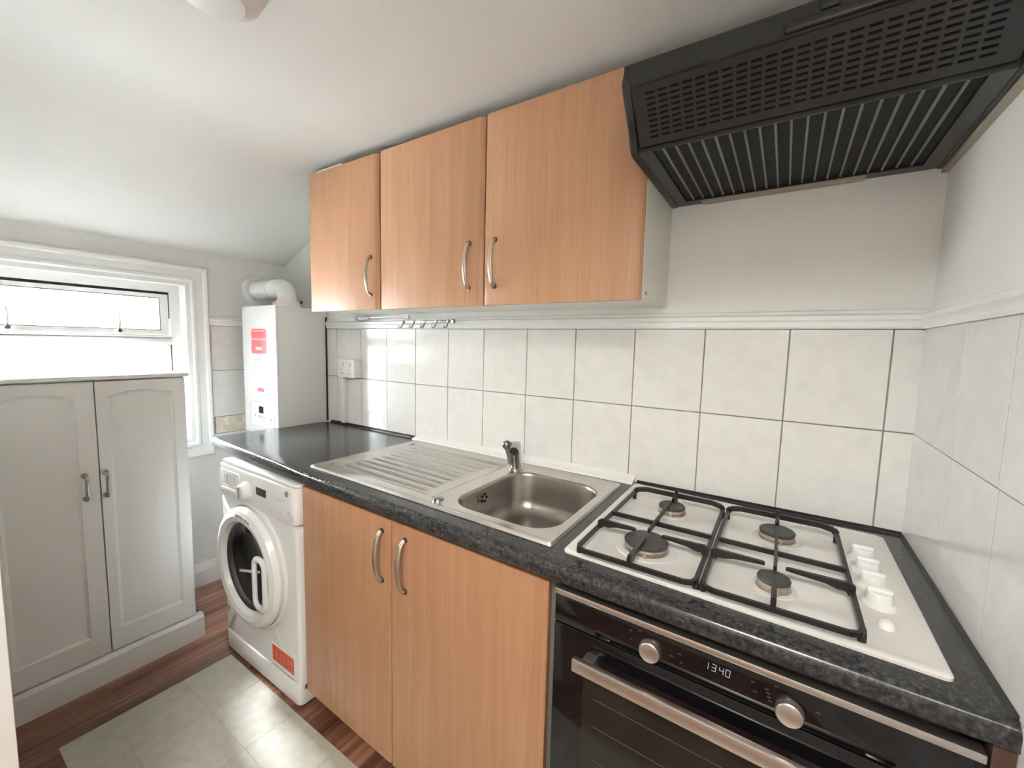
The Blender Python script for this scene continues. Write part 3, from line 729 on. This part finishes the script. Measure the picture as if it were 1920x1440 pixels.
# drainer: recessed tray with raised ridges
bm = BM(); ns, nt = 46, 66; grid = []
for j in range(nt+1):
    row = []
    for i in range(ns+1):
        a, b = i/ns, j/nt
        s = 0.035 + 0.54*a; t = 0.10 + 0.80*b
        e = min(1, min(a, 1-a)*22, min(b, 1-b)*16); e = e*e*(3-2*e)
        z = zp - 0.0070*e - 0.0050*a*e
        if 0.07 < b < 0.93:
            ph = (b-0.07)/0.86*9; fr = ph-math.floor(ph)
            rg = max(0, cos((fr-0.5)*2*pi))**1.2
            en = min(1, max(0, (a-0.06)*14))*min(1, max(0, (0.90-a)*14))
            z += 0.0062*rg*en
        row.append(bm.verts.new(sq(s, t, z)))
    grid.append(row)
for j in range(nt):
    for i in range(ns): bm.faces.new((grid[j][i], grid[j][i+1], grid[j+1][i+1], grid[j+1][i]))
bmesh.ops.recalc_face_normals(bm, faces=bm.faces[:])
obj('drainer', bm, 'steel', sink, smooth=1.2)
p = bil(SQ, 0.598, 0.095)
bm = BM(); lathe(bm, [(0.017, 0), (0.0165, 0.003), (0.012, 0.005), (0, 0.0055)], (p.x, p.y, zp), (0, 0, 1), 24); obj('tap_hole_cap', bm, 'chrome', sink)

# tap: stubby monobloc mixer
tb = Vector((-1.098, -0.145, zp))
tap = thing('mixer_tap', 'stubby grey chrome mixer tap behind the sink bowl', 'tap', tuple(tb))
bm = BM(); lathe(bm, [(0, 0), (0.027, 0), (0.027, 0.004), (0.023, 0.008), (0, 0.008)], tb, (0, 0, 1), 28); obj('base_ring', bm, 'chrome', tap)
bm = BM(); tube(bm, [tb+Vector((0.000, 0, 0.006)), tb+Vector((0.001, 0, 0.030)), tb+Vector((-0.001, -0.001, 0.062)), tb+Vector((-0.003, -0.002, 0.092)), tb+Vector((-0.003, -0.002, 0.100))], [0.0200, 0.0185, 0.0185, 0.021, 0.017], 20); obj('body', bm, 'chrome', tap)
# short spout coming forward to the room, dark outlet
bm = BM(); tube(bm, [tb+Vector((0.000, 0.004, 0.086)), tb+Vector((0.010, -0.016, 0.088)), tb+Vector((0.018, -0.036, 0.086)), tb+Vector((0.024, -0.052, 0.079))], [0.016, 0.0175, 0.0185, 0.0185], 18)
sp = obj('spout', bm, 'chrome', tap)
bm = BM(); lathe(bm, [(0.0150, 0), (0.0145, 0.004), (0.010, 0.005), (0, 0.004)], tb+Vector((0.0235, -0.0505, 0.0798)), (0.32, -0.80, -0.50), 18); obj('aerator', bm, 'rubber', sp)
# lever at the left: ball end and stem running down
bm = BM(); tube(bm, [tb+Vector((-0.012, -0.014, 0.020)), tb+Vector((-0.017, -0.016, 0.050)), tb+Vector((-0.024, -0.018, 0.074)), tb+Vector((-0.028, -0.019, 0.086))], [0.011, 0.011, 0.011, 0.012], 14)
lathe(bm, [(0, -0.018), (0.011, -0.014), (0.0175, -0.004), (0.018, 0.004), (0.013, 0.013), (0, 0.018)], tb+Vector((-0.029, -0.019, 0.088)), (-0.2, -0.2, 1), 18); obj('lever', bm, 'chrome_dark', tap)

# ---------------------------------------------------------------- gas hob
HQ = ((-0.680, -0.601), (-0.057, -0.618), (-0.054, -0.069), (-0.688, -0.037))
def hq(s, t, z): p = bil(HQ, s, t); return (p.x, p.y, z)
hob = thing('gas_hob', 'white enamel four-burner gas hob set in the worktop', 'hob', (-0.37, -0.33, ZW))
bm = BM(); rings = []
for ins, z, r in ((0.0, ZW+0.0005, .012), (0.0, ZW+0.005, .012), (.0025, ZW+0.0075, .011), (.012, ZW+0.0080, .010), (.020, ZW+0.0062, .010)):
    rings.append([bm.verts.new(hq(a/0.63, b/0.55, z)) for a, b in rrect(ins, 0.63-ins, ins, 0.55-ins, r, 5)])
for A_, B_ in zip(rings, rings[1:]):
    for i in range(len(A_)): bm.faces.new((A_[i], A_[(i+1) % len(A_)], B_[(i+1) % len(A_)], B_[i]))
bm.faces.new(rings[-1]); bm.faces.new(rings[0][::-1])
obj('hob_plate', bm, 'enamel', hob, smooth=0.7)
zh = ZW+0.0062
for bx, by, r in ((-0.527, -0.486, 0.047), (-0.526, -0.232, 0.034), (-0.278, -0.245, 0.037), (-0.280, -0.500, 0.028)):
    bm = BM(); lathe(bm, [(r*1.42, 0.0), (r*1.40, 0.002), (r*1.1, 0.0035), (r*1.02, 0.001)], (bx, by, zh), (0, 0, 1), 36); bu = obj('burner', bm, 'enamel', hob)
    bm = BM(); lathe(bm, [(r*0.98, 0.001), (r*1.0, 0.010), (r*0.95, 0.0125), (r*0.97, 0.014), (r*0.9, 0.0165)], (bx, by, zh), (0, 0, 1), 36); obj('burner_body', bm, 'burner_body', bu)
    bm = BM(); lathe(bm, [(r*0.9, 0.0155), (r*1.01, 0.0165), (r*1.02, 0.021), (r*0.96, 0.0235), (r*0.5, 0.0245), (0, 0.0245)], (bx, by, zh), (0, 0, 1), 36); obj('burner_cap', bm, 'burner_cap', bu)
    bm = BM(); lathe(bm, [(0.0035, 0), (0.0035, 0.012), (0.002, 0.016), (0, 0.016)], (bx+r*0.25, by-r*1.12, zh), (0, 0, 1), 10); obj('ignition_pin', bm, 'burner_body', bu)
for kx, ky in ((-0.117, -0.247), (-0.117, -0.313), (-0.117, -0.379), (-0.117, -0.447)):
    bm = BM(); lathe(bm, [(0.027, 0), (0.027, 0.004), (0.0235, 0.007), (0.021, 0.009)], (kx, ky, zh), (0, 0, 1), 28)
    lathe(bm, [(0.021, 0.008), (0.0195, 0.022), (0.017, 0.025), (0, 0.026)], (kx, ky, zh), (0, 0, 1), 28)
    kb = obj('control_knob', bm, 'white_plastic', hob)
    bm = BM(); box(bm, kx-0.019, kx+0.019, ky-0.004, ky+0.004, zh+0.022, zh+0.031, 0.003); obj('knob_grip', bm, 'white_plastic', kb)
bm = BM(); lathe(bm, [(0.012, 0), (0.012, 0.004), (0.009, 0.010), (0.006, 0.012), (0, 0.0125)], (-0.118, -0.524, zh), (0, 0, 1), 24); obj('ignition_button', bm, 'cream_plastic', hob, label='round cream ignition button')
bm = BM()
for i in range(4):
    for dx, dy in ((-0.038, 0.010), (-0.042, -0.004), (-0.034, -0.016)): box(bm, -0.117+dx-0.003, -0.117+dx+0.003, -0.247-i*0.066+dy-0.002, -0.247-i*0.066+dy+0.002, zh-0.0003, zh+0.0004)
obj('knob_print', bm, 'pale_print', hob, kind='stuff')

def pan_support(label, X0, X1, long_front, b_front, b_back):
    ps = thing('pan_support', label, 'pan support', ((X0+X1)/2, -0.4, zh), group=None)
    Y0, Y1, YM, YFB, YBB = -0.612, -0.178, -0.384, -0.470, -0.232
    zb, zt = zh+0.022, zh+0.036; w = 0.0075
    cxm = b_front[0]
    bm = BM()
    # low rails: sides and front, with rounded front corners
    pts = [(X0, Y1+0.006, zb), (X0, Y0+0.02, zb-0.004), (X0+0.005, Y0+0.006, zb-0.004), (X0+0.02, Y0, zb-0.004), (X1-0.02, Y0, zb-0.004), (X1-0.005, Y0+0.006, zb-0.004), (X1, Y0+0.02, zb-0.004), (X1, Y1+0.006, zb)]
    for a, b in zip(pts, pts[1:]): beam(bm, a, b, w, w+0.001)
    obj('frame', bm, 'cast', ps, smooth=0.3)
    # raised rear rail, deep at its corner blocks
    bm = BM(); r = [(X0, Y1-0.006, zb), (X0+0.006, Y1+0.002, zb+0.006), (X0+0.03, Y1+0.006, zt-0.004), (X1-0.03, Y1+0.006, zt-0.004), (X1-0.006, Y1+0.002, zb+0.006), (X1, Y1-0.006, zb)]
    for a, b in zip(r, r[1:]): beam(bm, a, b, 0.008, 0.013)
    obj('rear_rail', bm, 'cast', ps, smooth=0.3)
    bm = BM(); beam(bm, (X0, YM, zb), (X1, YM, zb), w, 0.010); obj('cross_bar', bm, 'cast', ps)
    def finger(p, q):
        bm = BM(); p = Vector((p[0], p[1], 0)); q = Vector((q[0], q[1], 0)); L_ = (q-p).length; d_ = (q-p)/L_; n_ = Vector((-d_.y, d_.x, 0))
        pr = [(-0.004, zb-0.008), (-0.004, zt-0.004), (0.004, zt+0.001), (0.02, zt), (L_-0.004, zt-0.001), (L_, zt-0.003), (L_, zt-0.007), (0.040, zt-0.011), (0.022, zt-0.016), (0.010, zb-0.002), (0.006, zb-0.008)]
        rows_ = [[bm.verts.new(p + d_*a + n_*w_ + Vector((0, 0, z))) for a, z in pr] for w_ in (-0.0042, 0.0042)]
        bm.faces.new(rows_[0]); bm.faces.new(rows_[1][::-1])
        for i_ in range(len(pr)):
            k_ = (i_+1) % len(pr); bm.faces.new((rows_[0][i_], rows_[1][i_], rows_[1][k_], rows_[0][k_]))
        obj('finger', bm, 'cast', ps)
    rf = b_front[2]; rb = b_back[2]
    finger((X0, YFB), (b_front[0]-rf*0.62, YFB)); finger((X1, YFB), (b_front[0]+rf*0.62, YFB))
    finger((cxm, Y0), (cxm, b_front[1]-rf*0.35))
    bm = BM()
    y_s = b_front[1]+rf*0.4
    beam(bm, (cxm, y_s, zt-0.001), (cxm, b_back[1]-rb*0.45, zt-0.001), 0.006, 0.009); beam(bm, (cxm, YM, zb), (cxm, YM, zt), 0.010, 0.007, (1, 0, 0))
    obj('finger', bm, 'cast', ps)
    finger((cxm, Y1+0.004), (cxm, b_back[1]+rb*0.5))
    bm = BM(); beam(bm, (cxm, Y1+0.006, zb), (cxm, Y1+0.006, zt+0.012), 0.006, 0.008, (1, 0, 0)); obj('rear_post', bm, 'cast', ps)
    for x_ in (X0, X1):
        for y_ in (Y0+0.02, Y1-0.006):
            bm = BM(); lathe(bm, [(0, 0.0003), (0.006, 0.0003), (0.006, 0.010), (0.0045, 0.022), (0, 0.022)], (x_, y_, zh), (0, 0, 1), 12); obj('foot', bm, 'rubber', ps)
pan_support('left black enamelled pan support over the largest burner', -0.644, -0.404, True, (-0.527, -0.486, 0.047), (-0.526, -0.232, 0.034))
pan_support('right black enamelled pan support beside the white hob knobs', -0.392, -0.158, False, (-0.279, -0.500, 0.028), (-0.278, -0.245, 0.037))

# ---------------------------------------------------------------- wall cabinets
KY, KZ0, KZ1 = -0.300, 1.490, 2.090
def wall_cabinet(label, x0, x1, doors, end_panel=None):
    wc = thing('wall_cabinet', label, 'cabinet', ((x0+x1)/2, -0.15, KZ0))
    bm = BM()
    for a, b in ((x0, x0+0.016), (x1-0.016, x1)): box(bm, a, b, KY+0.020, -0.001, KZ0+0.006, KZ1-0.006)
    box(bm, x0+0.016, x1-0.016, KY+0.022, -0.001, KZ1-0.022, KZ1-0.006); box(bm, x0+0.016, x1-0.016, -0.010, -0.001, KZ0+0.006, KZ1-0.022)
    obj('carcass', bm, 'cabinet_white', wc)
    bm = BM(); box(bm, x0+0.016, x1-0.016, KY+0.022, -0.010, KZ0+0.006, KZ0+0.022); obj('base_panel', bm, 'cabinet_white', wc)
    for a, b, hx in doors:
        d = obj('door', door_slab(a, b, KY, KZ0, KZ1, 0.021, 0.011), 'beech', wc, smooth=0.5)
        bm = BM(); bow_handle(bm, hx, KY, 1.547, 1.699, 0.028); h = obj('handle', bm, 'nickel', d)
        for z_ in (1.549, 1.697):
            bm = BM(); lathe(bm, [(0.0085, 0), (0.0075, 0.006), (0, 0.007)], (hx, KY, z_), (0, -1, 0), 12); obj('handle_foot', bm, 'dark_metal', h)
    return wc
wall_cabinet('narrow beech single-door wall cabinet furthest from the hood', -2.146, -1.672, [(-2.145, -1.673, -1.712)])
dbl = wall_cabinet('wide beech two-door wall cabinet beside the black hood', -1.664, -0.626, [(-1.663, -1.154, -1.206), (-1.149, -0.627, -1.100)])
bm = BM(); lathe(bm, [(0, 0.001), (0.005, 0.001), (0.005, 0)], (-0.626, KY+0.055, KZ0+0.022), (1, 0, 0), 12); obj('screw_cap', bm, 'dark_metal', dbl)
bm = BM(); box(bm, -2.08, -1.90, KY+0.001, KY+0.10, KZ1+0.0005, KZ1+0.0085, 0.002); 
solid('packing_strip', bm, 'paper', 'white packing strip lying on top of the narrow wall cabinet', 'packing strip')
br = thing('bridging_cabinet', 'low beech bridging cabinet above the black hood', 'cabinet', (-0.31, -0.15, 1.96))
bm = BM(); box(bm, -0.624, -0.004, KY+0.020, -0.001, 1.960, KZ1); obj('carcass', bm, 'cabinet_white', br)
bm = BM(); box(bm, -0.622, -0.004, KY, KY+0.019, 1.962, 2.089, 0.003); obj('flap', bm, 'beech', br)

# ---------------------------------------------------------------- cooker hood
hd_ = thing('cooker_hood', 'black plastic cooker hood with slotted panel over the hob', 'cooker hood', (-0.32, -0.25, 1.81))
hx0, hx1 = -0.622, -0.0075
PT, PB = (-0.509, 1.913), (-0.428, 1.812)
bm = BM(); prism(bm, [(-0.001, 1.957), (-0.507, 1.957), (-0.510, 1.954), PT, (-0.503, 1.908), (-0.424, 1.818), (-0.001, 1.818)], 'x', hx0, hx1)
obj('body', bm, 'hood', hd_, smooth=0.3)
# side cheeks
for a, b in ((hx0-0.004, hx0+0.014), (hx1-0.014, hx1+0.004)):
    bm = BM(); prism(bm, [(-0.001, 1.953), (-0.500, 1.953), (-0.513, 1.918), (-0.432, 1.808), (-0.416, 1.803), (-0.001, 1.803)], 'x', a, b, 0.003); obj('side_cheek', bm, 'hood', hd_, smooth=0.4)
# sloping slotted panel
dv = Vector((0, PB[0]-PT[0], PB[1]-PT[1])); pl = dv.length; dv.normalize(); nv = Vector((0, -0.78, -0.62)); nv = (nv - dv*nv.dot(dv)).normalized()
def on_panel(x, s, h): return Vector((x, PT[0], PT[1])) + dv*s + nv*h
def pquad(bm, x0, x1, s0, s1, h0, h1):
    vs = [bm.verts.new(on_panel(x, s, h)) for x in (x0, x1) for s in (s0, s1) for h in (h0, h1)]
    for f in ((0, 1, 3, 2), (4, 6, 7, 5), (0, 4, 5, 1), (2, 3, 7, 6), (0, 2, 6, 4), (1, 5, 7, 3)): bm.faces.new([vs[i] for i in f])
bm = BM(); pquad(bm, hx0+0.020, hx1-0.018, 0.006, pl-0.006, -0.002, 0.0035); vp = obj('slotted_panel', bm, 'hood_panel', hd_)
bm = BM(); ncol = 22
for i in range(ncol):
    xa = hx0+0.045 + i*(hx1-hx0-0.085)/ncol
    for j in range(9):
        s = 0.020 + j*0.0105; pquad(bm, xa, xa+0.018, s, s+0.0042, 0.003, 0.0038)
obj('slots', bm, 'hood_slot', vp, kind='stuff')
bm = BM(); box(bm, -0.335, hx1, -0.518, -0.508, 1.914, 1.930, 0.003); obj('pull_lip', bm, 'hood', hd_)
bm = BM(); box(bm, -0.285, -0.258, -0.516, -0.508, 1.934, 1.950, 0.003); obj('slide_switch', bm, 'rubber', hd_)
# underside: filter tray with ribs, beige lamp lens at the back
bm = BM(); ring_prism(bm, rect(hx0+0.014, hx1-0.014, -0.428, -0.002), rect(hx0+0.045, hx1-0.045, -0.425, -0.040), 'z', 1.806, 1.818); obj('filter_frame', bm, 'hood_panel', hd_)
bm = BM(); box(bm, hx0+0.045, hx1-0.045, -0.425, -0.040, 1.814, 1.8175); obj('grease_filter', bm, 'filter', hd_)
nr = 19
for i in range(nr):
    xx = hx0+0.066 + i*(hx1-hx0-0.132)/(nr-1)
    bm = BM(); box(bm, xx-0.0021, xx+0.0021, -0.424, -0.041, 1.8085, 1.8145); obj('rib', bm, 'hood_rib', hd_)
bm = BM(); box(bm, -0.535, -0.155, -0.036, -0.004, 1.801, 1.8065, 0.001); obj('lamp_lens', bm, 'lamp_lens', hd_, label='beige lamp lens strip along the back')
bm = BM(); box(bm, -0.0125, -0.0005, -0.43, -0.002, 1.793, 1.8025); solid('hood_filler_strip', bm, 'lamp_lens', 'beige filler strip closing the gap between hood and right wall', 'filler strip')

# ---------------------------------------------------------------- boiler
bl = thing('boiler', 'white wall-hung combination boiler with red label beside the window', 'boiler', (-2.64, -0.01, 0.84))
bx0, bx1, by, bz0, bz1 = -2.812, -2.464, -0.292, 0.845, 1.533
bm = BM(); box(bm, bx0+0.002, bx1-0.001, by+0.012, -0.011, bz0, bz1-0.002, 0.003); obj('casing', bm, 'appliance_side', bl)
bm = BM(); box(bm, bx0, bx1, by, by+0.012, bz0-0.002, bz1, 0.004); fc = obj('front_cover', bm, 'appliance', bl)
bm = BM(); prism(bm, rrect(-2.711, -2.560, 1.282, 1.412, 0.012, 4), 'y', by-0.0014, by+0.001); rl = obj('red_label', bm, 'red', fc, label='red printed label with pale band')
bm = BM(); box(bm, -2.706, -2.565, by-0.0022, by-0.0012, 1.352, 1.362); box(bm, -2.700, -2.571, by-0.0022, by-0.0012, 1.398, 1.404); obj('label_band', bm, 'pink', rl)
bm = BM(); prism(bm, rrect(-2.668, -2.603, 1.300, 1.318, 0.006, 4), 'y', by-0.0022, by-0.0012); obj('label_window', bm, 'paper', rl)
bm = BM()
for i, (z_, a, b) in enumerate(((1.25, -2.69, -2.60), (1.235, -2.69, -2.62), (1.21, -2.69, -2.58), (1.195, -2.68, -2.60), (1.17, -2.69, -2.59), (1.155, -2.68, -2.62), (1.135, -2.68, -2.60))):
    box(bm, a, b, by-0.0006, by+0.0005, z_-0.002, z_+0.002)
obj('cover_print', bm, 'pale_print', fc, kind='stuff')
bm = BM(); prism(bm, rrect(-2.662, -2.597, 1.079, 1.097, 0.003, 3), 'y', by-0.0010, by+0.001); rb2 = obj('small_red_badge', bm, 'red', fc)
bm = BM(); ring_prism(bm, rrect(-2.750, -2.500, 0.885, 1.022, 0.02, 5), rrect(-2.746, -2.504, 0.889, 1.018, 0.018, 5), 'y', by-0.0012, by+0.001); cp = obj('control_panel', bm, 'pale_print', fc)
bm = BM(); box(bm, -2.654, -2.610, by-0.0014, by-0.0002, 0.962, 0.998); obj('display', bm, 'lcd', cp)
for x_, z_ in ((-2.70, 0.945), (-2.66, 0.940), (-2.63, 0.938), (-2.60, 0.936), (-2.535, 0.936)):
    bm = BM(); lathe(bm, [(0, 0.002), (0.006, 0.002), (0.006, 0)], (x_, by, z_), (0, -1, 0), 12); obj('button', bm, 'pale_print' if x_ < -2.55 else 'grey_print', cp)
bm = BM(); box(bm, bx1-0.0005, bx1+0.0035, -0.018, -0.0095, 0.905, 1.488); obj('shadow_gap_strip', bm, 'rubber', bl)  # black strip drawn in for the shadow gap between boiler and tiles
# flue
bm = BM(); tube(bm, [(-2.595, -0.155, 1.570), (-2.597, -0.155, 1.606), (-2.613, -0.156, 1.629), (-2.640, -0.158, 1.640), (-2.74, -0.162, 1.640), (XW+0.004, -0.168, 1.640)], 0.050, 24)
fl = obj('flue_pipe', bm, 'white_plastic', bl)
bm = BM(); lathe(bm, [(0.082, 0.001), (0.082, 0.008), (0.066, 0.016), (0.052, 0.017)], (XW, -0.168, 1.640), (1, 0, 0), 36); obj('wall_collar', bm, 'white_plastic', fl)
bm = BM(); tube(bm, [(-2.725, -0.161, 1.640), (-2.719, -0.161, 1.640)], 0.0525, 24); obj('joint_band', bm, 'white_plastic', fl)
bm = BM(); lathe(bm, [(0.066, 0), (0.066, 0.018), (0.060, 0.024), (0.056, 0.040), (0.05, 0.042)], (-2.595, -0.155, bz1-0.003), (0, 0, 1), 32); fb = obj('flue_base', bm, 'pink_plastic', bl)
bm = BM(); lathe(bm, [(0.0125, 0), (0.012, 0.006), (0, 0.007)], (-2.612, -0.216, bz1+0.016), (-0.2, -1, 0), 16); obj('sampling_cap', bm, 'pink', fb)
bm = BM(); lathe(bm, [(0, 0), (0.009, 0), (0.007, 0.006), (0, 0.007)], (-2.722, -0.0005, 1.580), (0, -1, 0), 12); solid('wall_plug', bm, 'rubber', 'tiny black screw plug on the wall between boiler and wall cabinet', 'screw plug')

# ---------------------------------------------------------------- socket, trunking, hooks and cable on the back wall
sk_ = thing('switched_spur', 'cream surface socket box on tiles beside the boiler', 'socket', (-2.235, -0.009, 1.165))
bm = BM(); box(bm, -2.306, -2.166, -0.045, -0.0095, 1.168, 1.262, 0.003); obj('back_box', bm, 'cream_plastic', sk_)
bm = BM(); box(bm, -2.308, -2.164, -0.053, -0.0455, 1.166, 1.264, 0.003); fp = obj('face_plate', bm, 'cream_plastic', sk_)
for x_ in (-2.262, -2.205):
    bm = BM(); box(bm, x_-0.011, x_+0.011, -0.058, -0.0525, 1.224, 1.246, 0.002); obj('rocker_switch', bm, 'white_plastic', fp)
for x_ in (-2.268, -2.204):
    bm = BM(); box(bm, x_-0.003, x_+0.003, -0.0536, -0.0528, 1.205, 1.214); box(bm, x_-0.013, x_-0.007, -0.0536, -0.0528, 1.188, 1.193); box(bm, x_+0.007, x_+0.013, -0.0536, -0.0528, 1.188, 1.193)
    obj('socket_holes', bm, 'grey_print', fp)
bm = BM(); box(bm, -2.305, -2.281, -0.034, -0.0095, 0.9135, 1.1655, 0.002)
solid('cable_trunking', bm, 'white_plastic', 'slim white cable trunking below the cream socket box', 'trunking')
hk = thing('hook_rail', 'small steel rail of five hooks on the white dado rail', 'hook rail', (-1.68, -0.022, 1.45))
bm = BM(); box(bm, -1.845, -1.505, -0.026, -0.0215, 1.452, 1.462, 0.001); obj('rail', bm, 'chrome', hk)
for i in range(5):
    x_ = -1.826 + i*0.071
    bm = BM(); tube(bm, [(x_, -0.027, 1.458), (x_, -0.030, 1.446), (x_-0.001, -0.034, 1.434), (x_-0.003, -0.044, 1.428), (x_-0.004, -0.054, 1.434), (x_-0.004, -0.056, 1.442)], 0.0032, 8)
    lathe(bm, [(0, 0), (0.0075, 0), (0.006, 0.004), (0, 0.005)], (x_, -0.026, 1.457), (0, -1, 0), 10); obj('hook', bm, 'chrome', hk)
bm = BM(); lathe(bm, [(0, 0), (0.010, 0), (0.008, 0.006), (0, 0.007)], (-1.512, -0.026, 1.457), (0, -1, 0), 12); obj('end_screw', bm, 'chrome_dark', hk)
jb = thing('junction_box', 'small white connector box resting on dado rail under narrow wall cabinet', 'connector box', (-2.23, -0.03, 1.462))
bm = BM(); box(bm, -2.31, -2.155, -0.052, -0.024, 1.462, 1.486, 0.003); obj('casing', bm, 'white_plastic', jb)
bm = BM(); box(bm, -2.150, -2.06, -0.044, -0.026, 1.470, 1.484, 0.003); obj('plug_end', bm, 'grey_print', jb)
bm = BM(); tube(bm, [(-2.06, -0.035, 1.479), (-1.98, -0.036, 1.482), (-1.88, -0.034, 1.483), (-1.79, -0.036, 1.482)], 0.0035, 8)
lathe(bm, [(0, 0), (0.010, 0), (0.010, 0.012), (0, 0.012)], (-1.785, -0.030, 1.480), (0, -1, 0), 12)
solid('cable', bm, 'white_plastic', 'thin white cable running under the wall cabinets to a clip', 'cable')

# ---------------------------------------------------------------- ceiling light
clt = thing('ceiling_light', 'round white ceiling light with a faceted dome', 'ceiling light', (-1.303, -0.998, 2.132))
lc = (-1.303, -0.998, 2.1322)
bm = BM(); lathe(bm, [(0, 0), (0.108, 0), (0.114, 0.012), (0.110, 0.030), (0.102, 0.036), (0.094, 0.034)], lc, (0, 0, -1), 40); obj('base_ring', bm, 'white_plastic', clt)
bm = BM(); lathe(bm, [(0.096, 0.032), (0.093, 0.058), (0.080, 0.080), (0.052, 0.097), (0, 0.103)], lc, (0, 0, -1), 18); obj('diffuser', bm, 'white_plastic', clt, smooth=0.1)
